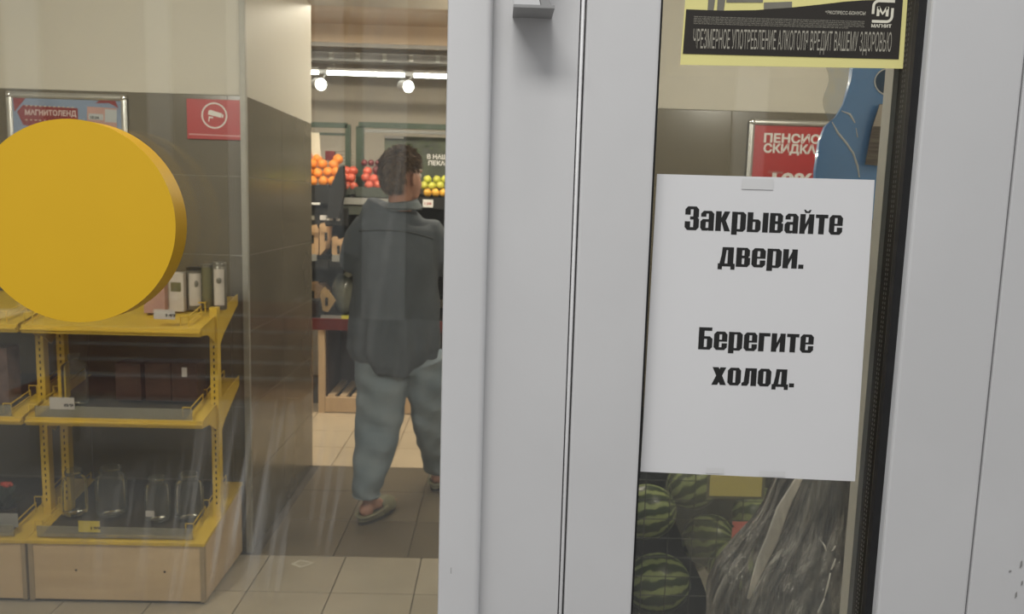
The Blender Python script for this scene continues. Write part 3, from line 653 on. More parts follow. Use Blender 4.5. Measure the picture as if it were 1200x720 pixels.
def pack(x0, x1, y0, y1, Y, m, label, cat='pack', dep=.05, nm='food_pack', extra=None, group=None):
    t = thing(nm, (at((x0+x1)/2, y1, Y).x, Y, at((x0+x1)/2, y1, Y).z), label, cat, group)
    mb = MB(); pbox(mb, x0, y0, x1, y1, Y, dep, .002)
    cz = min(v.co.z for v in mb.bm.verts); nz = seat(Vector((0, 0, cz)), Y+dep).z
    for v in mb.bm.verts:
        if abs(v.co.z-cz) < .004: v.co.z += nz-cz
    mb.build('carton', m, t)
    if extra:
        for (a_, b_, c_, d_, mm) in extra:
            e = MB(); pbox(e, a_, b_, c_, d_, Y-.0008, .0012); e.build('label', mm, t)
    return t
pack(196, 215, 320, 363, 3.10, LABELM, 'pale upright pack with a round olive emblem beside the canisters', extra=[(200, 331, 212, 342, GREYCAN)])
pack(168, 193, 326, 367, 3.07, PINKP, 'dusty pink pack on the top shelf against the lower edge of the disc')

def jar(x, ybase, w_, h_, Y, label, group, tagm=None, nm='glass_jar', neck=.62):
    r = w_*Y/FPX/2; h = h_*Y/FPX; c = at(x, ybase, Y); c.y = Y+r; seat(c, Y+2*r)
    t = thing(nm, c, label, 'jar' if nm == 'glass_jar' else 'bottle', group)
    MB().lathe(c, [(0, 0), (r*.9, 0), (r, r*.15), (r, h*.70), (r*.93, h*.79), (r*neck, h*.86), (r*neck, h*.90)], 22).build('body', JARG, t, smooth='all')
    MB().lathe(c+Vector((0, 0, h*.885)), [(0, 0), (r*neck*1.12, 0), (r*neck*1.12, h*.09), (r*neck, h*.115), (0, h*.115)], 22).build('lid', JARG, t, smooth='all')
    if tagm: MB().box(c.x-r*.55, c.x+r*.15, Y-.0015, Y-.0005, c.z+h*.16, c.z+h*.30).build('sticker', tagm, t)
    return t
g = 'clear glass jars on the base of the rack'
jar(81, 609, 29, 56, 3.02, 'clear glass jar at the left end of the rack base beside the upright', g)
jar(123, 609, 36, 60, 3.01, 'widest clear glass jar, behind the yellow price tag on the rack base', g)
jar(179, 608, 30, 54, 2.99, 'clear glass jar with a small white sticker on the rack base', g, TAGW)
jar(216, 608, 34, 56, 3.00, 'clear glass jar at the right end of the rack base', g)
jar(81, 466, 29, 62, 2.99, 'clear glass bottle on the middle shelf beside the left upright', 'glass bottles on the middle shelf', nm='glass_bottle', neck=.42)
BROWNP = mat('dark_brown_pack', (.055, .028, .020), .5, var=.4, scale=12, bump=.2, bscale=50)
for k, (x, lb, ex) in enumerate(((150, 'dark brown low pack nearest the middle of the middle rack shelf', None), (185, 'dark brown low pack between two others on the middle rack shelf', None),
        (216, 'dark brown low pack with a white tag on the middle rack shelf', [(213, 431, 219, 442, TAGW)]))):
    pack(x-15, x+15, 426, 464+k*.5, 3.06, BROWNP, lb, dep=.09, extra=ex, group='dark packs on the middle shelf')
pack(-9, 9, 408, 463, 3.0, mat('mauve_film_pack', (.16, .10, .09), .35, var=.5, scale=20), 'dark mauve pack on the middle shelf of the cut off left rack', dep=.08)
# potted carnations on the left rack
pt = thing('potted_carnation', at(5, 612, 3.02), 'small dark leafy plant with a red bloom at the left edge of the view', 'plant')
c0 = at(5, 612, 3.02)
MB().lathe(c0, [(0, 0), (.035, 0), (.045, .06), (.047, .06), (.04, .055), (0, .055)], 14).build('pot', BLACKPL, pt, smooth=True)
LEAF = mat('dark_leaf', (.018, .034, .018), .6, var=.4, scale=30)
random.seed(3)
lf = MB()
for k in range(90):
    an = random.uniform(0, 2*PI); ln = random.uniform(.06, .12); el = random.uniform(.5, 1.4)
    d = Vector((math.cos(an)*math.cos(el), math.sin(an)*math.cos(el), math.sin(el))); a_ = c0+Vector((0, 0, .05)); s_ = d.cross(Vector((0, 0, 1))).normalized()*.003
    lf.bm.faces.new([lf.bm.verts.new(p) for p in (a_-s_, a_+d*ln*.6-s_*2, a_+d*ln+Vector((0, 0, -.008)), a_+d*ln*.6+s_*2, a_+s_)])
lf.build('foliage', LEAF, pt, kind='stuff')
fl_ = MB(); fc = at(8, 568, 3.0)
for k in range(14):
    an = k*2.4; r = .004+.0011*k; fl_.ball(fc+Vector((r*math.cos(an), r*math.sin(an)*.6, .003*math.sin(k*1.7))), (.006, .006, .008), 8, 6)
fl_.build('bloom', mat('red_petal', (.45, .05, .03), .7, var=.3), pt, smooth='all'); MB().tube([c0+Vector((0, 0, .05)), fc], .0018, 6).build('stem', LEAF, pt)
# torn sticker lying on the floor tile
sk = thing('floor_scrap', (at(354, 663, 3.27).x, 3.27, .0002), 'small pale scrap of paper lying on the floor tile near the rack', 'scrap')
c = sk.location; MB().prism([(c.x-.045, c.y-.01), (c.x+.005, c.y-.045), (c.x+.05, c.y+.005), (c.x-.015, c.y+.035)], 'z', .0004, .0014).build('scrap_sheet', mat('scrap_paper', (.60, .56, .48), .8, var=.1), sk)
MB().prism([(c.x-.027, c.y-.007), (c.x+.005, c.y-.028), (c.x+.033, c.y+.003), (c.x-.011, c.y+.02)], 'z', .0015, .0018).build('print', mat('scrap_print', (.45, .41, .33), .8, var=.1), sk)

# ---------------------------------------------------------------- seen through the door: poster, melons, blue thing, film
a = at(879, 139, YW-.02)
t, Y = snap_frame(a.x, a.x+.50, a.z-.70, a.z, 'silver framed red discount poster behind the white notice', RED)
q = at(895, 166.5, Y); text_mesh('ПЕНСИОННАЯ', WHITEPRINT, q.x, q.z, Y-.001, .035, .385, parent=t, bold=.035)
q = at(894.5, 178.5, Y); text_mesh('СКИДКА', WHITEPRINT, q.x, q.z, Y-.001, .035, .218, parent=t, bold=.035)
q = at(904, 219, Y); text_mesh('10%', WHITEPRINT, q.x, q.z, Y-.001, .060, .17, parent=t, bold=.03)
q = at(900, 203, Y); text_mesh('скидка', PINKP, q.x, q.z, Y-.001, .012, .06, parent=t)

# melons in a wire crate
def melon_mat():
    m = bpy.data.materials.new('striped_watermelon_rind'); m.use_nodes = True; tt = m.node_tree; b = tt.nodes['Principled BSDF']
    b.inputs['Roughness'].default_value = .35
    tcn = tt.nodes.new('ShaderNodeTexCoord'); sp = tt.nodes.new('ShaderNodeSeparateXYZ'); tt.links.new(tcn.outputs['Object'], sp.inputs[0])
    at2 = tt.nodes.new('ShaderNodeMath'); at2.operation = 'ARCTAN2'; tt.links.new(sp.outputs[0], at2.inputs[0]); tt.links.new(sp.outputs[1], at2.inputs[1])
    n = tt.nodes.new('ShaderNodeTexNoise'); n.inputs['Scale'].default_value = 22; n.inputs['Detail'].default_value = 5; tt.links.new(tcn.outputs['Object'], n.inputs['Vector'])
    m1 = tt.nodes.new('ShaderNodeMath'); m1.operation = 'MULTIPLY_ADD'; tt.links.new(n.outputs[0], m1.inputs[0]); m1.inputs[1].default_value = .55; tt.links.new(at2.outputs[0], m1.inputs[2])
    m2 = tt.nodes.new('ShaderNodeMath'); m2.operation = 'MULTIPLY'; tt.links.new(m1.outputs[0], m2.inputs[0]); m2.inputs[1].default_value = 11
    m3_ = tt.nodes.new('ShaderNodeMath'); m3_.operation = 'SINE'; tt.links.new(m2.outputs[0], m3_.inputs[0])
    r = tt.nodes.new('ShaderNodeValToRGB'); mr = tt.nodes.new('ShaderNodeMapRange'); mr.inputs[1].default_value = -1; tt.links.new(m3_.outputs[0], mr.inputs[0]); tt.links.new(mr.outputs[0], r.inputs[0])
    r.color_ramp.elements[0].color = (.022, .042, .012, 1); r.color_ramp.elements[0].position = .45; r.color_ramp.elements[1].color = (.27, .33, .13, 1); r.color_ramp.elements[1].position = .85
    tt.links.new(r.outputs[0], b.inputs['Base Color']); return m
MELON = melon_mat()
cr_ = thing('wire_crate', (.85, 2.55, 0), 'black wire mesh crate holding watermelons behind the door glass', 'crate')
x0, x1, y0, y1, zt = .40, 1.32, 2.50, 3.15, .80
BWIRE = mat('dark_wire', (.05, .055, .05), .45, metal=.4, var=.1)
for Y in (y0, y1):
    for k in range(12): MB().tube([(x0, Y, .08+k*.0655), (x1, Y, .08+k*.0655)], .0017, 6).build('mesh_wire', BWIRE, cr_)
    for k in range(12): MB().tube([(x0+.02+k*.08, Y, .05), (x0+.02+k*.08, Y, zt)], .0017, 6).build('mesh_wire', BWIRE, cr_)
for X in (x0, x1):
    for k in range(12): MB().tube([(X, y0, .08+k*.0655), (X, y1, .08+k*.0655)], .0017, 6).build('mesh_wire', BWIRE, cr_)
    for Y in (y0, y1): MB().tube([(X, Y, 0), (X, Y, zt)], .008, 8).build('corner_post', BLACKPL, cr_)
MB().box(x0, x1, y0, y1, .105, .125).build('tray', BLACKPL, cr_)
MB().box(x0+.01, x1-.01, y1-.02, y1-.01, .07, zt-.05).build('liner', BLACKPL, cr_)
MB().box(x0+.004, x0+.012, y0+.01, y1-.01, .07, zt-.05).build('liner', BLACKPL, cr_)
me0 = MB().ball((0, 0, 0), (.102, .102, .115), 28, 18).build('watermelon', MELON, smooth='all')
tag(me0, 'x', 'watermelon', 'watermelons in the wire crate')
ml = [((770, 684, 2.64), (.15, 1.35, .1), 1.0, 'large watermelon with broad pale stripes, lowest left in the wire crate'),
      ((757, 600, 2.66), (.5, 1.2, .3), .92, 'watermelon in the wire crate directly beside the left edge of the door glass'),
      ((812, 568, 2.76), (.2, 1.0, .3), .85, 'watermelon topmost in the crate, just left of the mustard card'),
      ((832, 634, 2.86), (.9, .9, .2), .95, 'watermelon seen dimly under the clear film left of the coral card'),
      ((866, 668, 2.70), (.5, 1.3, .8), 1.0, 'watermelon at the foot of the film sheet, right of the large striped one'),
      ((892, 604, 2.80), (.8, .8, .1), .95, 'watermelon behind the coral card in the crate')]
for i, ((x, y, Y), r, s_, lb) in enumerate(ml):
    o = me0 if i == 0 else me0.copy()
    if i: COL.objects.link(o)
    o.location = at(x, y, Y); o.rotation_euler = r; o.scale = (s_,)*3; o['label'] = lb
yc = thing('price_card', at(862, 583, 2.46), 'mustard yellow blank card on the wire crate just below the white notice', 'card')
mb = MB(); pbox(mb, 832, 552, 893, 582, 2.46, .002); mb.build('card_sheet', YCARD, yc)
mb = MB(); pbox(mb, 829, 540, 897, 585, 2.4625, .004); mb.build('card_backing', mat('grey_green_card', (.16, .16, .11), .6), yc)
rc = thing('coral_card', at(866, 642, 2.46), 'small coral pink card hanging on the crate beside the wrapped bundle', 'card')
mb = MB(); pbox(mb, 857.5, 612, 880, 645, 2.46, .002); mb.build('card_sheet', PINK, rc)
MB().ball(at(859, 617, 2.458), .004, 8, 6).build('pin', INK, rc)

# glossy blue moulded piece
YB = 1.22
ou = [(1004, -30), (1001, 60), (997, 95), (990, 122), (981, 137), (968, 148), (961, 165), (956, 200), (955, 240), (960, 254), (1100, 262), (1120, 150), (1120, -30)]
bt = thing('blue_plastic_piece', at(1040, 262, YB), 'glossy blue moulded plastic shape with a rounded hole behind the top right of the notice', 'plastic piece')
hole = [(1024+22*math.cos(a_)*1.0, 95+17*math.sin(a_)) for a_ in [2*PI*k/20 for k in range(20)]]
bm2 = MB()
po = [at(x, y, YB) for x, y in ou]
bm2.prism([(p.x, p.z) for p in po], 'y', YB, YB+.010)
bmesh.ops.bevel(bm2.bm, geom=[e for e in bm2.bm.edges if all(abs(v.co.y-YB) < 1e-5 for v in e.verts)], offset=.0015, segments=2, affect='EDGES')
bm2.build('shell', BLUE, bt, smooth=True)
hp = [at(1043+18*math.cos(2*PI*k/24), 96+16*math.sin(2*PI*k/24), YB-.001) for k in range(24)]
MB().flat([(p.x, p.z) for p in hp], YB-.0008).build('hole', BLUED, bt)
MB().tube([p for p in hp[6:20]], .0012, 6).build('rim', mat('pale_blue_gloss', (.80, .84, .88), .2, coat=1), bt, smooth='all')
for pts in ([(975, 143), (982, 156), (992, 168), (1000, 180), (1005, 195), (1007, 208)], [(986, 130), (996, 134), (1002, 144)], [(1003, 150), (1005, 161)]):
    MB().tube([at(x, y, YB-.0005) for x, y in pts], [.0006]+[.0018]*(len(pts)-2)+[.0010], 6).build('highlight_ridge', mat('pale_blue_gloss', (.80, .84, .88), .2, coat=1), bt, smooth='all')  # pale raised tubes paint the highlight curves on the blue shell
lt = thing('leaflet', at(1030, 195, YB-.01), 'small grey printed leaflet in front of the blue plastic beside the glass edge', 'leaflet')
MB().prism([(lambda p: (p.x, p.z))(at(x, y, YB-.012)) for x, y in ((1031, 122), (1052, 122), (1045, 196), (1014, 193), (1022, 150))], 'y', YB-.012, YB-.0105).build('sheet', mat('leaflet_grey', (.24, .21, .19), .6, var=.5, scale=60, stretch=(.5, 1, 6)), lt)
MB().flat([(lambda p: (p.x, p.z))(at(x, y, YB-.0125)) for x, y in ((1031, 122.5), (1051, 122.5), (1047, 149), (1023, 148))], YB-.0125).build('heading', LABELM, lt)
MB().flat([(lambda p: (p.x, p.z))(at(x, y, YB-.013)) for x, y in ((1035, 128), (1037, 128), (1035, 140), (1033, 140))], YB-.013).build('print', DRED, lt)

# clear film wrapped bundle
bd = thing('wrapped_bundle', (at(990, 720, 1.5).x, 1.5, 0), 'dark grey bundle standing in creased clear plastic wrap at lower right of the door glass', 'bundle')
def cone_skin(rows, n, amp, seed, a0=0, a1=2*PI, lobes=((9, .5), (17, .35), (31, .25))):
    """pleated skin: rows = (center, radius)"""
    mb = MB(); random.seed(seed); ph = [random.uniform(0, 6) for _ in lobes]; vv = []
    for i, (c_, r) in enumerate(rows):
        row = []
        for k in range(n):
            a_ = a0+(a1-a0)*k/n
            d = sum(w_*(1-2*abs(math.sin(f*a_/2+p+.25*math.sin(i*.35+f)))) for (f, w_), p in zip(lobes, ph))
            nz = noise.noise(Vector((math.cos(a_)*3, math.sin(a_)*3, i*.45+seed)))*1.1
            rr = r*(1+amp*d+amp*nz); row.append(mb.bm.verts.new((c_[0]+rr*math.cos(a_), c_[1]+rr*math.sin(a_)*.8, c_[2])))
        vv.append(row)
    for A, B in zip(vv, vv[1:]):
        for k in range(n): mb.bm.faces.new((A[k], A[(k+1) % n], B[(k+1) % n], B[k]))
    return mb
YBd = 1.52
def interp(tab, y):
    for (ya, a_), (yb, b_) in zip(tab, tab[1:]):
        if y <= yb: return a_+(b_-a_)*max(0, (y-ya))/(yb-ya)
    return tab[-1][1]
# centre line and left silhouette read off the photo, in pixels at the bundle's depth
cen = [(330, 1030), (420, 1018), (560, 1000), (720, 985), (1000, 965), (1300, 950)]
lef = [(330, 1012), (420, 985), (500, 948), (560, 912), (600, 897), (632, 881), (660, 856), (688, 833), (710, 826), (760, 822), (1300, 812)]
rows = []
y = 335
while y < 1230:
    cx_ = interp(cen, y); p = at(cx_, y, YBd); q = at(interp(lef, y), y, YBd)
    dist = math.hypot(p.x, YBd+.05); r_ = dist*math.sin(math.atan2(p.x, YBd+.05)-math.atan2(q.x, q.y))
    rows.append(((p.x, YBd+.05, max(p.z, .0)), r_)); y += 13
rows = [r for r in rows if r[0][2] > .005]
FILM = glassy('creased_clear_film', tint=(.86, .86, .87), body=.03, streak=.60, bodycol=(.72, .72, .71), ior=1.8, rough=.10, bump=.9, bscale=22, stretch=(3, 3, .35))
cone_skin(rows, 420, .045, 5, lobes=((9, .35), (17, .35), (31, .35), (53, .30), (83, .2))).build('film_wrap', FILM, bd, smooth='all')
rows2 = [((c_[0]+r*.14, c_[1], c_[2]), r*.74) for c_, r in rows[2:]]
cone_skin(rows2, 260, .06, 9, lobes=((9, .4), (19, .4), (37, .3))).build('dark_fabric', mat('dark_grey_sheen_fabric', (.070, .074, .088), .30, var=.4, scale=6, bump=.4, bscale=9, stretch=(3, 3, .4)), bd, smooth='all')
BRT = mat('film_highlight', (.88, .88, .87), .15, coat=1, var=.4, scale=40, stretch=(1, 1, .3))  # near-white colour paints the bright streak and glints on the film
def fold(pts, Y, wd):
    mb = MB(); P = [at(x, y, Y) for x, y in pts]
    mb.tube(P, [(w_, .0015) for w_ in wd], 8, up=(1, 0, 0)); mb.build('highlight_fold', BRT, bd, smooth='all')
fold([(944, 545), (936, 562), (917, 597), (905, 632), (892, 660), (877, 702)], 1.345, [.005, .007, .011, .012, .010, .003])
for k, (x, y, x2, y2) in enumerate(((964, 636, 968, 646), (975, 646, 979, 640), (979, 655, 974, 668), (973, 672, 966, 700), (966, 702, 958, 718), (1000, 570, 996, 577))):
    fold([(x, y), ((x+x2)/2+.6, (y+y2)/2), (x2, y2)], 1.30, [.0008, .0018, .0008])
vl = thing('film_sheet', at(810, 700, 1.95), 'thin veil of clear film hanging between the wrapped bundle and the watermelon crate', 'film')
vb = MB(); A = [at(x, y, 1.9) for x, y in ((786, 540), (778, 575), (790, 610), (806, 645), (822, 680), (831, 705), (840, 740))]; B = [at(x, y, 1.8) for x, y in ((935, 540), (925, 560), (905, 600), (890, 640), (868, 680), (850, 705), (845, 740))]
vv = []
for i, (p, q) in enumerate(zip(A, B)): vv.append([vb.bm.verts.new(p.lerp(q, k/12)+Vector((0, .003*math.sin(k*.9+i*.3), 0))) for k in range(13)])
for a_, b_ in zip(vv, vv[1:]):
    for k in range(12): vb.bm.faces.new((a_[k], a_[k+1], b_[k+1], b_[k]))
vb.build('sheet', glassy('thin_veil_film', tint=(.90, .90, .87), body=.24, bodycol=(.36, .37, .30), gloss=.35, ior=1.3, rough=.3, bump=.2, bscale=12), vl, smooth='all')
# crumpled film hanging beside the blue shape
cv = thing('crumpled_film', at(985, 140, YB+.05), 'crumpled whitish film hanging left of the blue plastic shape', 'film')
cb_ = MB(); vv = []
for i in range(16):
    y = 20+i*8.2; xl = 966+4*math.sin(i*.9)+(i*.15); xr = 1010
    vv.append([cb_.bm.verts.new(at(xl+(xr-xl)*k/9, y, YB+.05+.007*noise.noise(Vector((k*.8, i*.7, 1))))) for k in range(10)])
for a_, b_ in zip(vv, vv[1:]):
    for k in range(9): cb_.bm.faces.new((a_[k], a_[k+1], b_[k+1], b_[k]))
cb_.build('sheet', glassy('whitish_film', tint=(.92, .92, .88), body=.30, bodycol=(.5, .48, .42), ior=1.5, rough=.15, bump=.5, bscale=20), cv, smooth='all')

#PART3
# ---------------------------------------------------------------- shop beyond the passage: lamps
for i, (x0_, x1_, y_, lb) in enumerate(((340, 373, 84.5, 'short glowing lamp tube at the left end of the shop light line'), (383.5, 474, 86.7, 'long glowing lamp tube between the two round spot lamps'), (485, 575, 90.5, 'glowing lamp tube running behind the white frame on the right'))):
    a, b = at(x0_, y_, 6.2), at(x1_, y_, 6.2); b.z = a.z = at(440, 87, 6.2).z
    t = thing('lamp_tube', (a.x, 6.2, a.z), lb, 'lamp', 'lamp tubes under the shop ceiling')
    MB().tube([a, b], .0155, 12).build('tube', TUBE, t, smooth=True)
    MB().box(a.x, b.x, 6.185, 6.215, a.z+.014, a.z+.034).build('holder', GREYM, t)
    for X in (a.x+.05, b.x-.05): MB().tube([(X, 6.2, a.z+.03), (X, 6.2, 2.78)], .002, 6).build('hanger_wire', GREYM, t)
trk = MB().box(-2.6, 1.8, 6.24, 6.262, at(440, 87, 6.2).z, at(440, 87, 6.2).z+.03).build('lamp_track', GREYM); tag(trk, 'thin grey lamp track carrying the round spot lamps', 'track')
for (x_, y_, lb) in ((376, 99, 'round spot lamp left of the person, hanging under the light line'), (478.5, 101.5, 'round spot lamp above the head of the person')):
    p = at(x_, y_, 6.12); ax = Vector((.50, -.80, -.16)).normalized()
    t = thing('spot_lamp', p, lb, 'lamp', 'round spot lamps on the track')
    MB().tube([p, p-ax*.02, p-ax*.11], [.046, .044, .040], 20).build('housing', GREYM, t, smooth=True)
    MB().tube([p+ax*.001, p+ax*.004], .041, 20).build('lens', LAMPG, t, smooth=True)
    MB().tube([p-ax*.05, Vector((p.x+.012, 6.25, at(440, 87, 6.2).z))], .006, 8).build('stem', GREYM, t)
    l = light('spot_lamp_beam', 'SPOT', p+ax*.03, 14, WARM, ax.to_track_quat('-Z', 'Y').to_euler(), spot_size=math.radians(80), spot_blend=.8, shadow_soft_size=.04)
    l.parent = t; l.location = ax*.03

# ---------------------------------------------------------------- fruit and vegetable stands
def stand_part(name, m, boxes, Y, dep, parent, bev=0):
    o = None
    for bx in boxes:
        mb = MB(); pbox(mb, *bx, Y, dep, bev); o = mb.build(name, m, parent)
    return o
YA = 5.70
A_ = thing('produce_stand', (at(362, 484, YA).x, YA, 0), 'left produce stand with oranges, cut off by the passage wall', 'stand', 'produce stands at the back of the shop')
B_ = thing('produce_stand', (at(450, 484, YA).x, YA, 0), 'wide produce stand behind the person with a pine base and green metal frame', 'stand', 'produce stands at the back of the shop')
RAILR = mat('maroon_rail', (.12, .012, .012), .5, var=.3); INNER = mat('dark_brown_board', (.045, .025, .018), .6, var=.3, scale=6)
GREYSH = mat('pale_grey_shelf_edge', (.33, .33, .31), .4, metal=.3, var=.08); BASKET = mat('dark_green_grey_mesh', (.07, .08, .065), .6, var=.4, scale=60)
stand_part('base_post', WOODL, [(361.5, 388, 365.5, 485)], YA, .03, A_)
stand_part('base_post', WOODL, [(373, 386, 380.5, 485), (560, 386, 568, 487)], YA, .04, B_)
stand_part('base_plank', WOODL, [(381, 468, 560, 485)], YA+.005, .03, B_)
for k in range(9): MB().prism([(lambda p: (p.x, p.y))(v) for v in (at(384+k*14, 468, YA+.03), at(392+k*14, 468, YA+.03), at(392+k*14, 468, YA+.03)+Vector((0, .5, 0)), at(384+k*14, 468, YA+.03)+Vector((0, .5, 0)))], 'z', at(440, 468, YA).z-.01, at(440, 466, YA).z).build('base_slat', WOODL, B_)
stand_part('inner_board', INNER, [(381, 388, 560, 468)], YA+.55, .02, B_)
MB().box(at(381, 400, YA).x, at(381, 400, YA).x+.01, YA+.04, YA+.55, .03, at(400, 388, YA).z).build('inner_board', INNER, B_)
stand_part('red_rail', RAILR, [(366, 376, 560, 389)], YA-.01, .03, B_)
stand_part('red_rail', RAILR, [(330, 374, 362, 388)], YA-.01, .03, A_)
zs = [at(440, y, YA).z for y in (376, 308, 246)]
xl, xm, xr = at(340, 400, 5.8).x, at(398, 400, 5.8).x, at(565, 400, 5.8).x
for z_, Y_ in ((zs[0], 5.72), (zs[1], 5.80), (at(440, 240, 5.95).z, 5.95)):
    MB().box(xm+.003, xr, Y_+.01, 6.5, z_-.015, z_).build('shelf', BLACKPL, B_); MB().box(xl, xm-.003, Y_+.01, 6.5, z_-.015, z_).build('shelf', BLACKPL, A_)
MB().box(xl, xm-.003, 6.50, 6.53, .75, at(440, 226, 6.5).z).build('back_panel', BLACKF, A_)
MB().box(xm+.003, xr, 6.50, 6.53, .75, at(440, 226, 6.5).z).build('back_panel', BLACKF, B_)
stand_part('price_strip', GREYSH, [(376, 370, 409, 377)], 5.715, .008, B_); stand_part('price_strip', mat('yellow_strip_card', (.62, .60, .10), .5), [(400, 370, 409, 377.5)], 5.712, .004, B_)
stand_part('price_strip', GREYSH, [(361, 298, 371, 306)], 5.79, .008, A_); stand_part('price_strip', GREYSH, [(389, 299, 408, 307)], 5.79, .008, B_)
stand_part('shelf_front', BLACKPL, [(386, 304, 560, 316)], 5.80, .012, B_); stand_part('shelf_front', BLACKPL, [(340, 304, 385, 315)], 5.80, .012, A_)
stand_part('price_strip', GREYSH, [(395, 232, 455, 240)], 5.94, .010, B_); stand_part('basket_front', BASKET, [(397, 240.5, 456, 252)], 5.95, .012, B_)
stand_part('basket_front', BASKET, [(417, 222, 455, 231)], 5.97, .012, B_)
stand_part('shelf_front', BLACKPL, [(455, 236, 560, 245)], 5.94, .012, B_); stand_part('price_card', WHITEPRINT, [(495.5, 234, 507.5, 243)], 5.932, .003, B_)
q = at(497.5, 240, 5.93); text_mesh('129', RED, q.x, q.z, 5.930, .018, .05, 'lettering', B_, bold=.02)
# green frames
for (xa_, xb_, th, par, ya_, yb_, YY) in ((404.5, 410.5, 0, A_, 146, 232, 6.2), (417, 426, 0, B_, 148, 232, 6.2)):
    stand_part('green_post', GREENM, [(xa_, ya_, xb_, yb_)], YY, .03, par)
stand_part('green_rail', GREENM, [(330, 143, 407, 149)], 6.2, .03, A_); stand_part('green_rail', GREENM, [(330, 155, 405, 158)], 6.4, .02, A_)
stand_part('green_rail', GREENM, [(420, 145.5, 600, 152)], 6.2, .03, B_); stand_part('pale_rail', GREYSH, [(426, 154, 600, 157.5)], 6.45, .02, B_)
stand_part('green_post', GREENM, [(592, 148, 600, 400)], 6.3, .03, B_); stand_part('green_post', GREENM, [(330, 146, 336, 400)], 6.3, .03, A_)
# boards
pb = thing('promo_board', (at(490, 205, 6.35).x, 6.35, at(490, 210, 6.35).z), 'dark green board with white lettering above the apples, behind the head', 'board')
mb = MB(); pbox(mb, 450.5, 161, 565, 214, 6.33, .02); mb.build('panel', mat('dark_green_board', (.045, .052, .040), .6, col2=(.075, .09, .055), scale=7), pb)
mb = MB(); pbox(mb, 451, 160, 473, 162.3, 6.325, .004); mb.build('clip', WHITEPRINT, pb)
for k in range(16):
    x_ = 474+random.random()*34; y_ = 166+random.random()*14; p = at(x_, y_, 6.326)
    MB().prism([(p.x-.02, p.z), (p.x, p.z+.012), (p.x+.022, p.z+.002), (p.x, p.z-.010)], 'y', 6.326, 6.329).build('leaf_print', mat('olive_leaf_print', (.075, .10, .045), .6, var=.3), pb)
for tx, x_, y_, wd in (('В НАШЕЙ', 500.5, 186, .22), ('ПЕКАРНЕ', 502, 193.5, .22)):
    q = at(x_, y_, 6.325); text_mesh(tx, WHITEPRINT, q.x, q.z, 6.324, .034, wd, 'lettering', pb, bold=.03)
lp = thing('leaning_poster', (at(368, 195, 6.1).x, 6.1, at(368, 200, 6.1).z), 'pale leaning poster with a coral patch behind the oranges', 'poster')
MB().prism([(lambda p: (p.x, p.z))(at(x, y, 6.1)) for x, y in ((345, 153), (374, 156), (377, 200), (345, 200))], 'y', 6.10, 6.11).build('sheet', mat('cream_poster', (.62, .56, .44), .6, var=.05), lp)
MB().prism([(lambda p: (p.x, p.z))(at(x, y, 6.1)) for x, y in ((350, 168), (362, 170), (368, 186), (370, 199), (350, 199))], 'y', 6.098, 6.10).build('print', mat('coral_print', (.62, .25, .16), .6, var=.3, scale=12), lp)
mb = MB(); pbox(mb, 356, 158, 363, 164, 6.097, .003); mb.build('print', INK, lp)
sb = thing('icon_panel', (at(385, 262, 5.75).x, 5.75, at(385, 264, 5.75).z), 'black panel with a row of small white marks above the cardboard boxes', 'panel')
mb = MB(); pbox(mb, 362, 244, 408, 264, 5.93, .012); mb.build('panel', BLACKPL, sb)
for bx in ((365, 253, 368.5, 258), (375, 252.5, 382, 258), (382.8, 252.5, 390, 258.5), (394, 252.5, 398, 259)):
    mb = MB(); pbox(mb, *bx, 5.927, .004); mb.build('mark', WHITEPRINT if bx[0] > 372 else GREYPRINT, sb)
# black crates holding the fruit
def crate(pts, Y, dep, label, m=BLACKPL):
    p = [at(x, y, Y) for x, y in pts]; zc = min(v.z for v in p); t = thing('fruit_crate', (sum(v.x for v in p)/len(p), Y, zc), label, 'crate', 'black fruit crates on the stands')
    MB().prism([(v.x, v.z) for v in p], 'y', Y, Y+.012).build('front', m, t)
    MB().prism([(v.x, v.z) for v in p], 'y', Y+dep, Y+dep+.012).build('back', m, t)
    xs = sorted(v.x for v in p); MB().box(xs[0]+.01, xs[-1]-.01, Y+.012, Y+dep, zc, zc+.012).build('bottom', m, t)
crate([(350, 217), (386, 217), (386, 239), (350, 239)], 5.90, .22, 'black crate under the oranges on the left stand')
stand_part('price_strip', WHITEPRINT, [(361, 237.5, 375, 240)], 5.885, .004, A_)
dv = thing('black_divider', (at(395, 255, 5.88).x, 5.88, at(395, 256, 5.88).z), 'black slanted divider panel between the oranges and the red apples', 'divider')
MB().prism([(lambda p: (p.x, p.z))(at(x, y, 5.88)) for x, y in ((397, 196), (402, 194), (404, 222), (397, 256), (383, 256), (386, 222))], 'y', 5.88, 5.95).build('panel', BLACKF, dv)
crate([(402, 218), (452, 220), (452, 228), (402, 228)], 5.99, .25, 'dark crate under the red apples behind the green post', BASKET)
crate([(490, 231), (560, 233), (560, 238), (490, 236)], 5.96, .25, 'black crate under the green and yellow apples')
FR = {}
def fruit(kind, m, x, y, Y, r, label, group):
    if kind not in FR:
        o = thing(kind, (0, 0, 0))
        MB().lathe((0, 0, 0), [(0, .78), (.18, .88), (.45, .93), (.8, .62), (1, .05), (.86, -.55), (.5, -.88), (.2, -.95), (0, -.88)], 14).build('flesh', m, o, smooth='all')
        MB().tube([(0, 0, .78), (.05, 0, 1.0), (.14, .02, 1.15)], [.05, .04, .05], 6).build('stem', STEM, o, smooth='all')
        FR[kind] = o
    else: o = copy_tree(FR[kind])
    o.location = at(x, y, Y); o.scale = (r,)*3; o.rotation_euler = (random.uniform(-.6, .6), random.uniform(-.6, .6), random.uniform(0, 6)); o['label'] = label; o['category'] = 'fruit'; o['group'] = group
random.seed(11)
pos = ['left end', 'second from left', 'middle', 'right end']
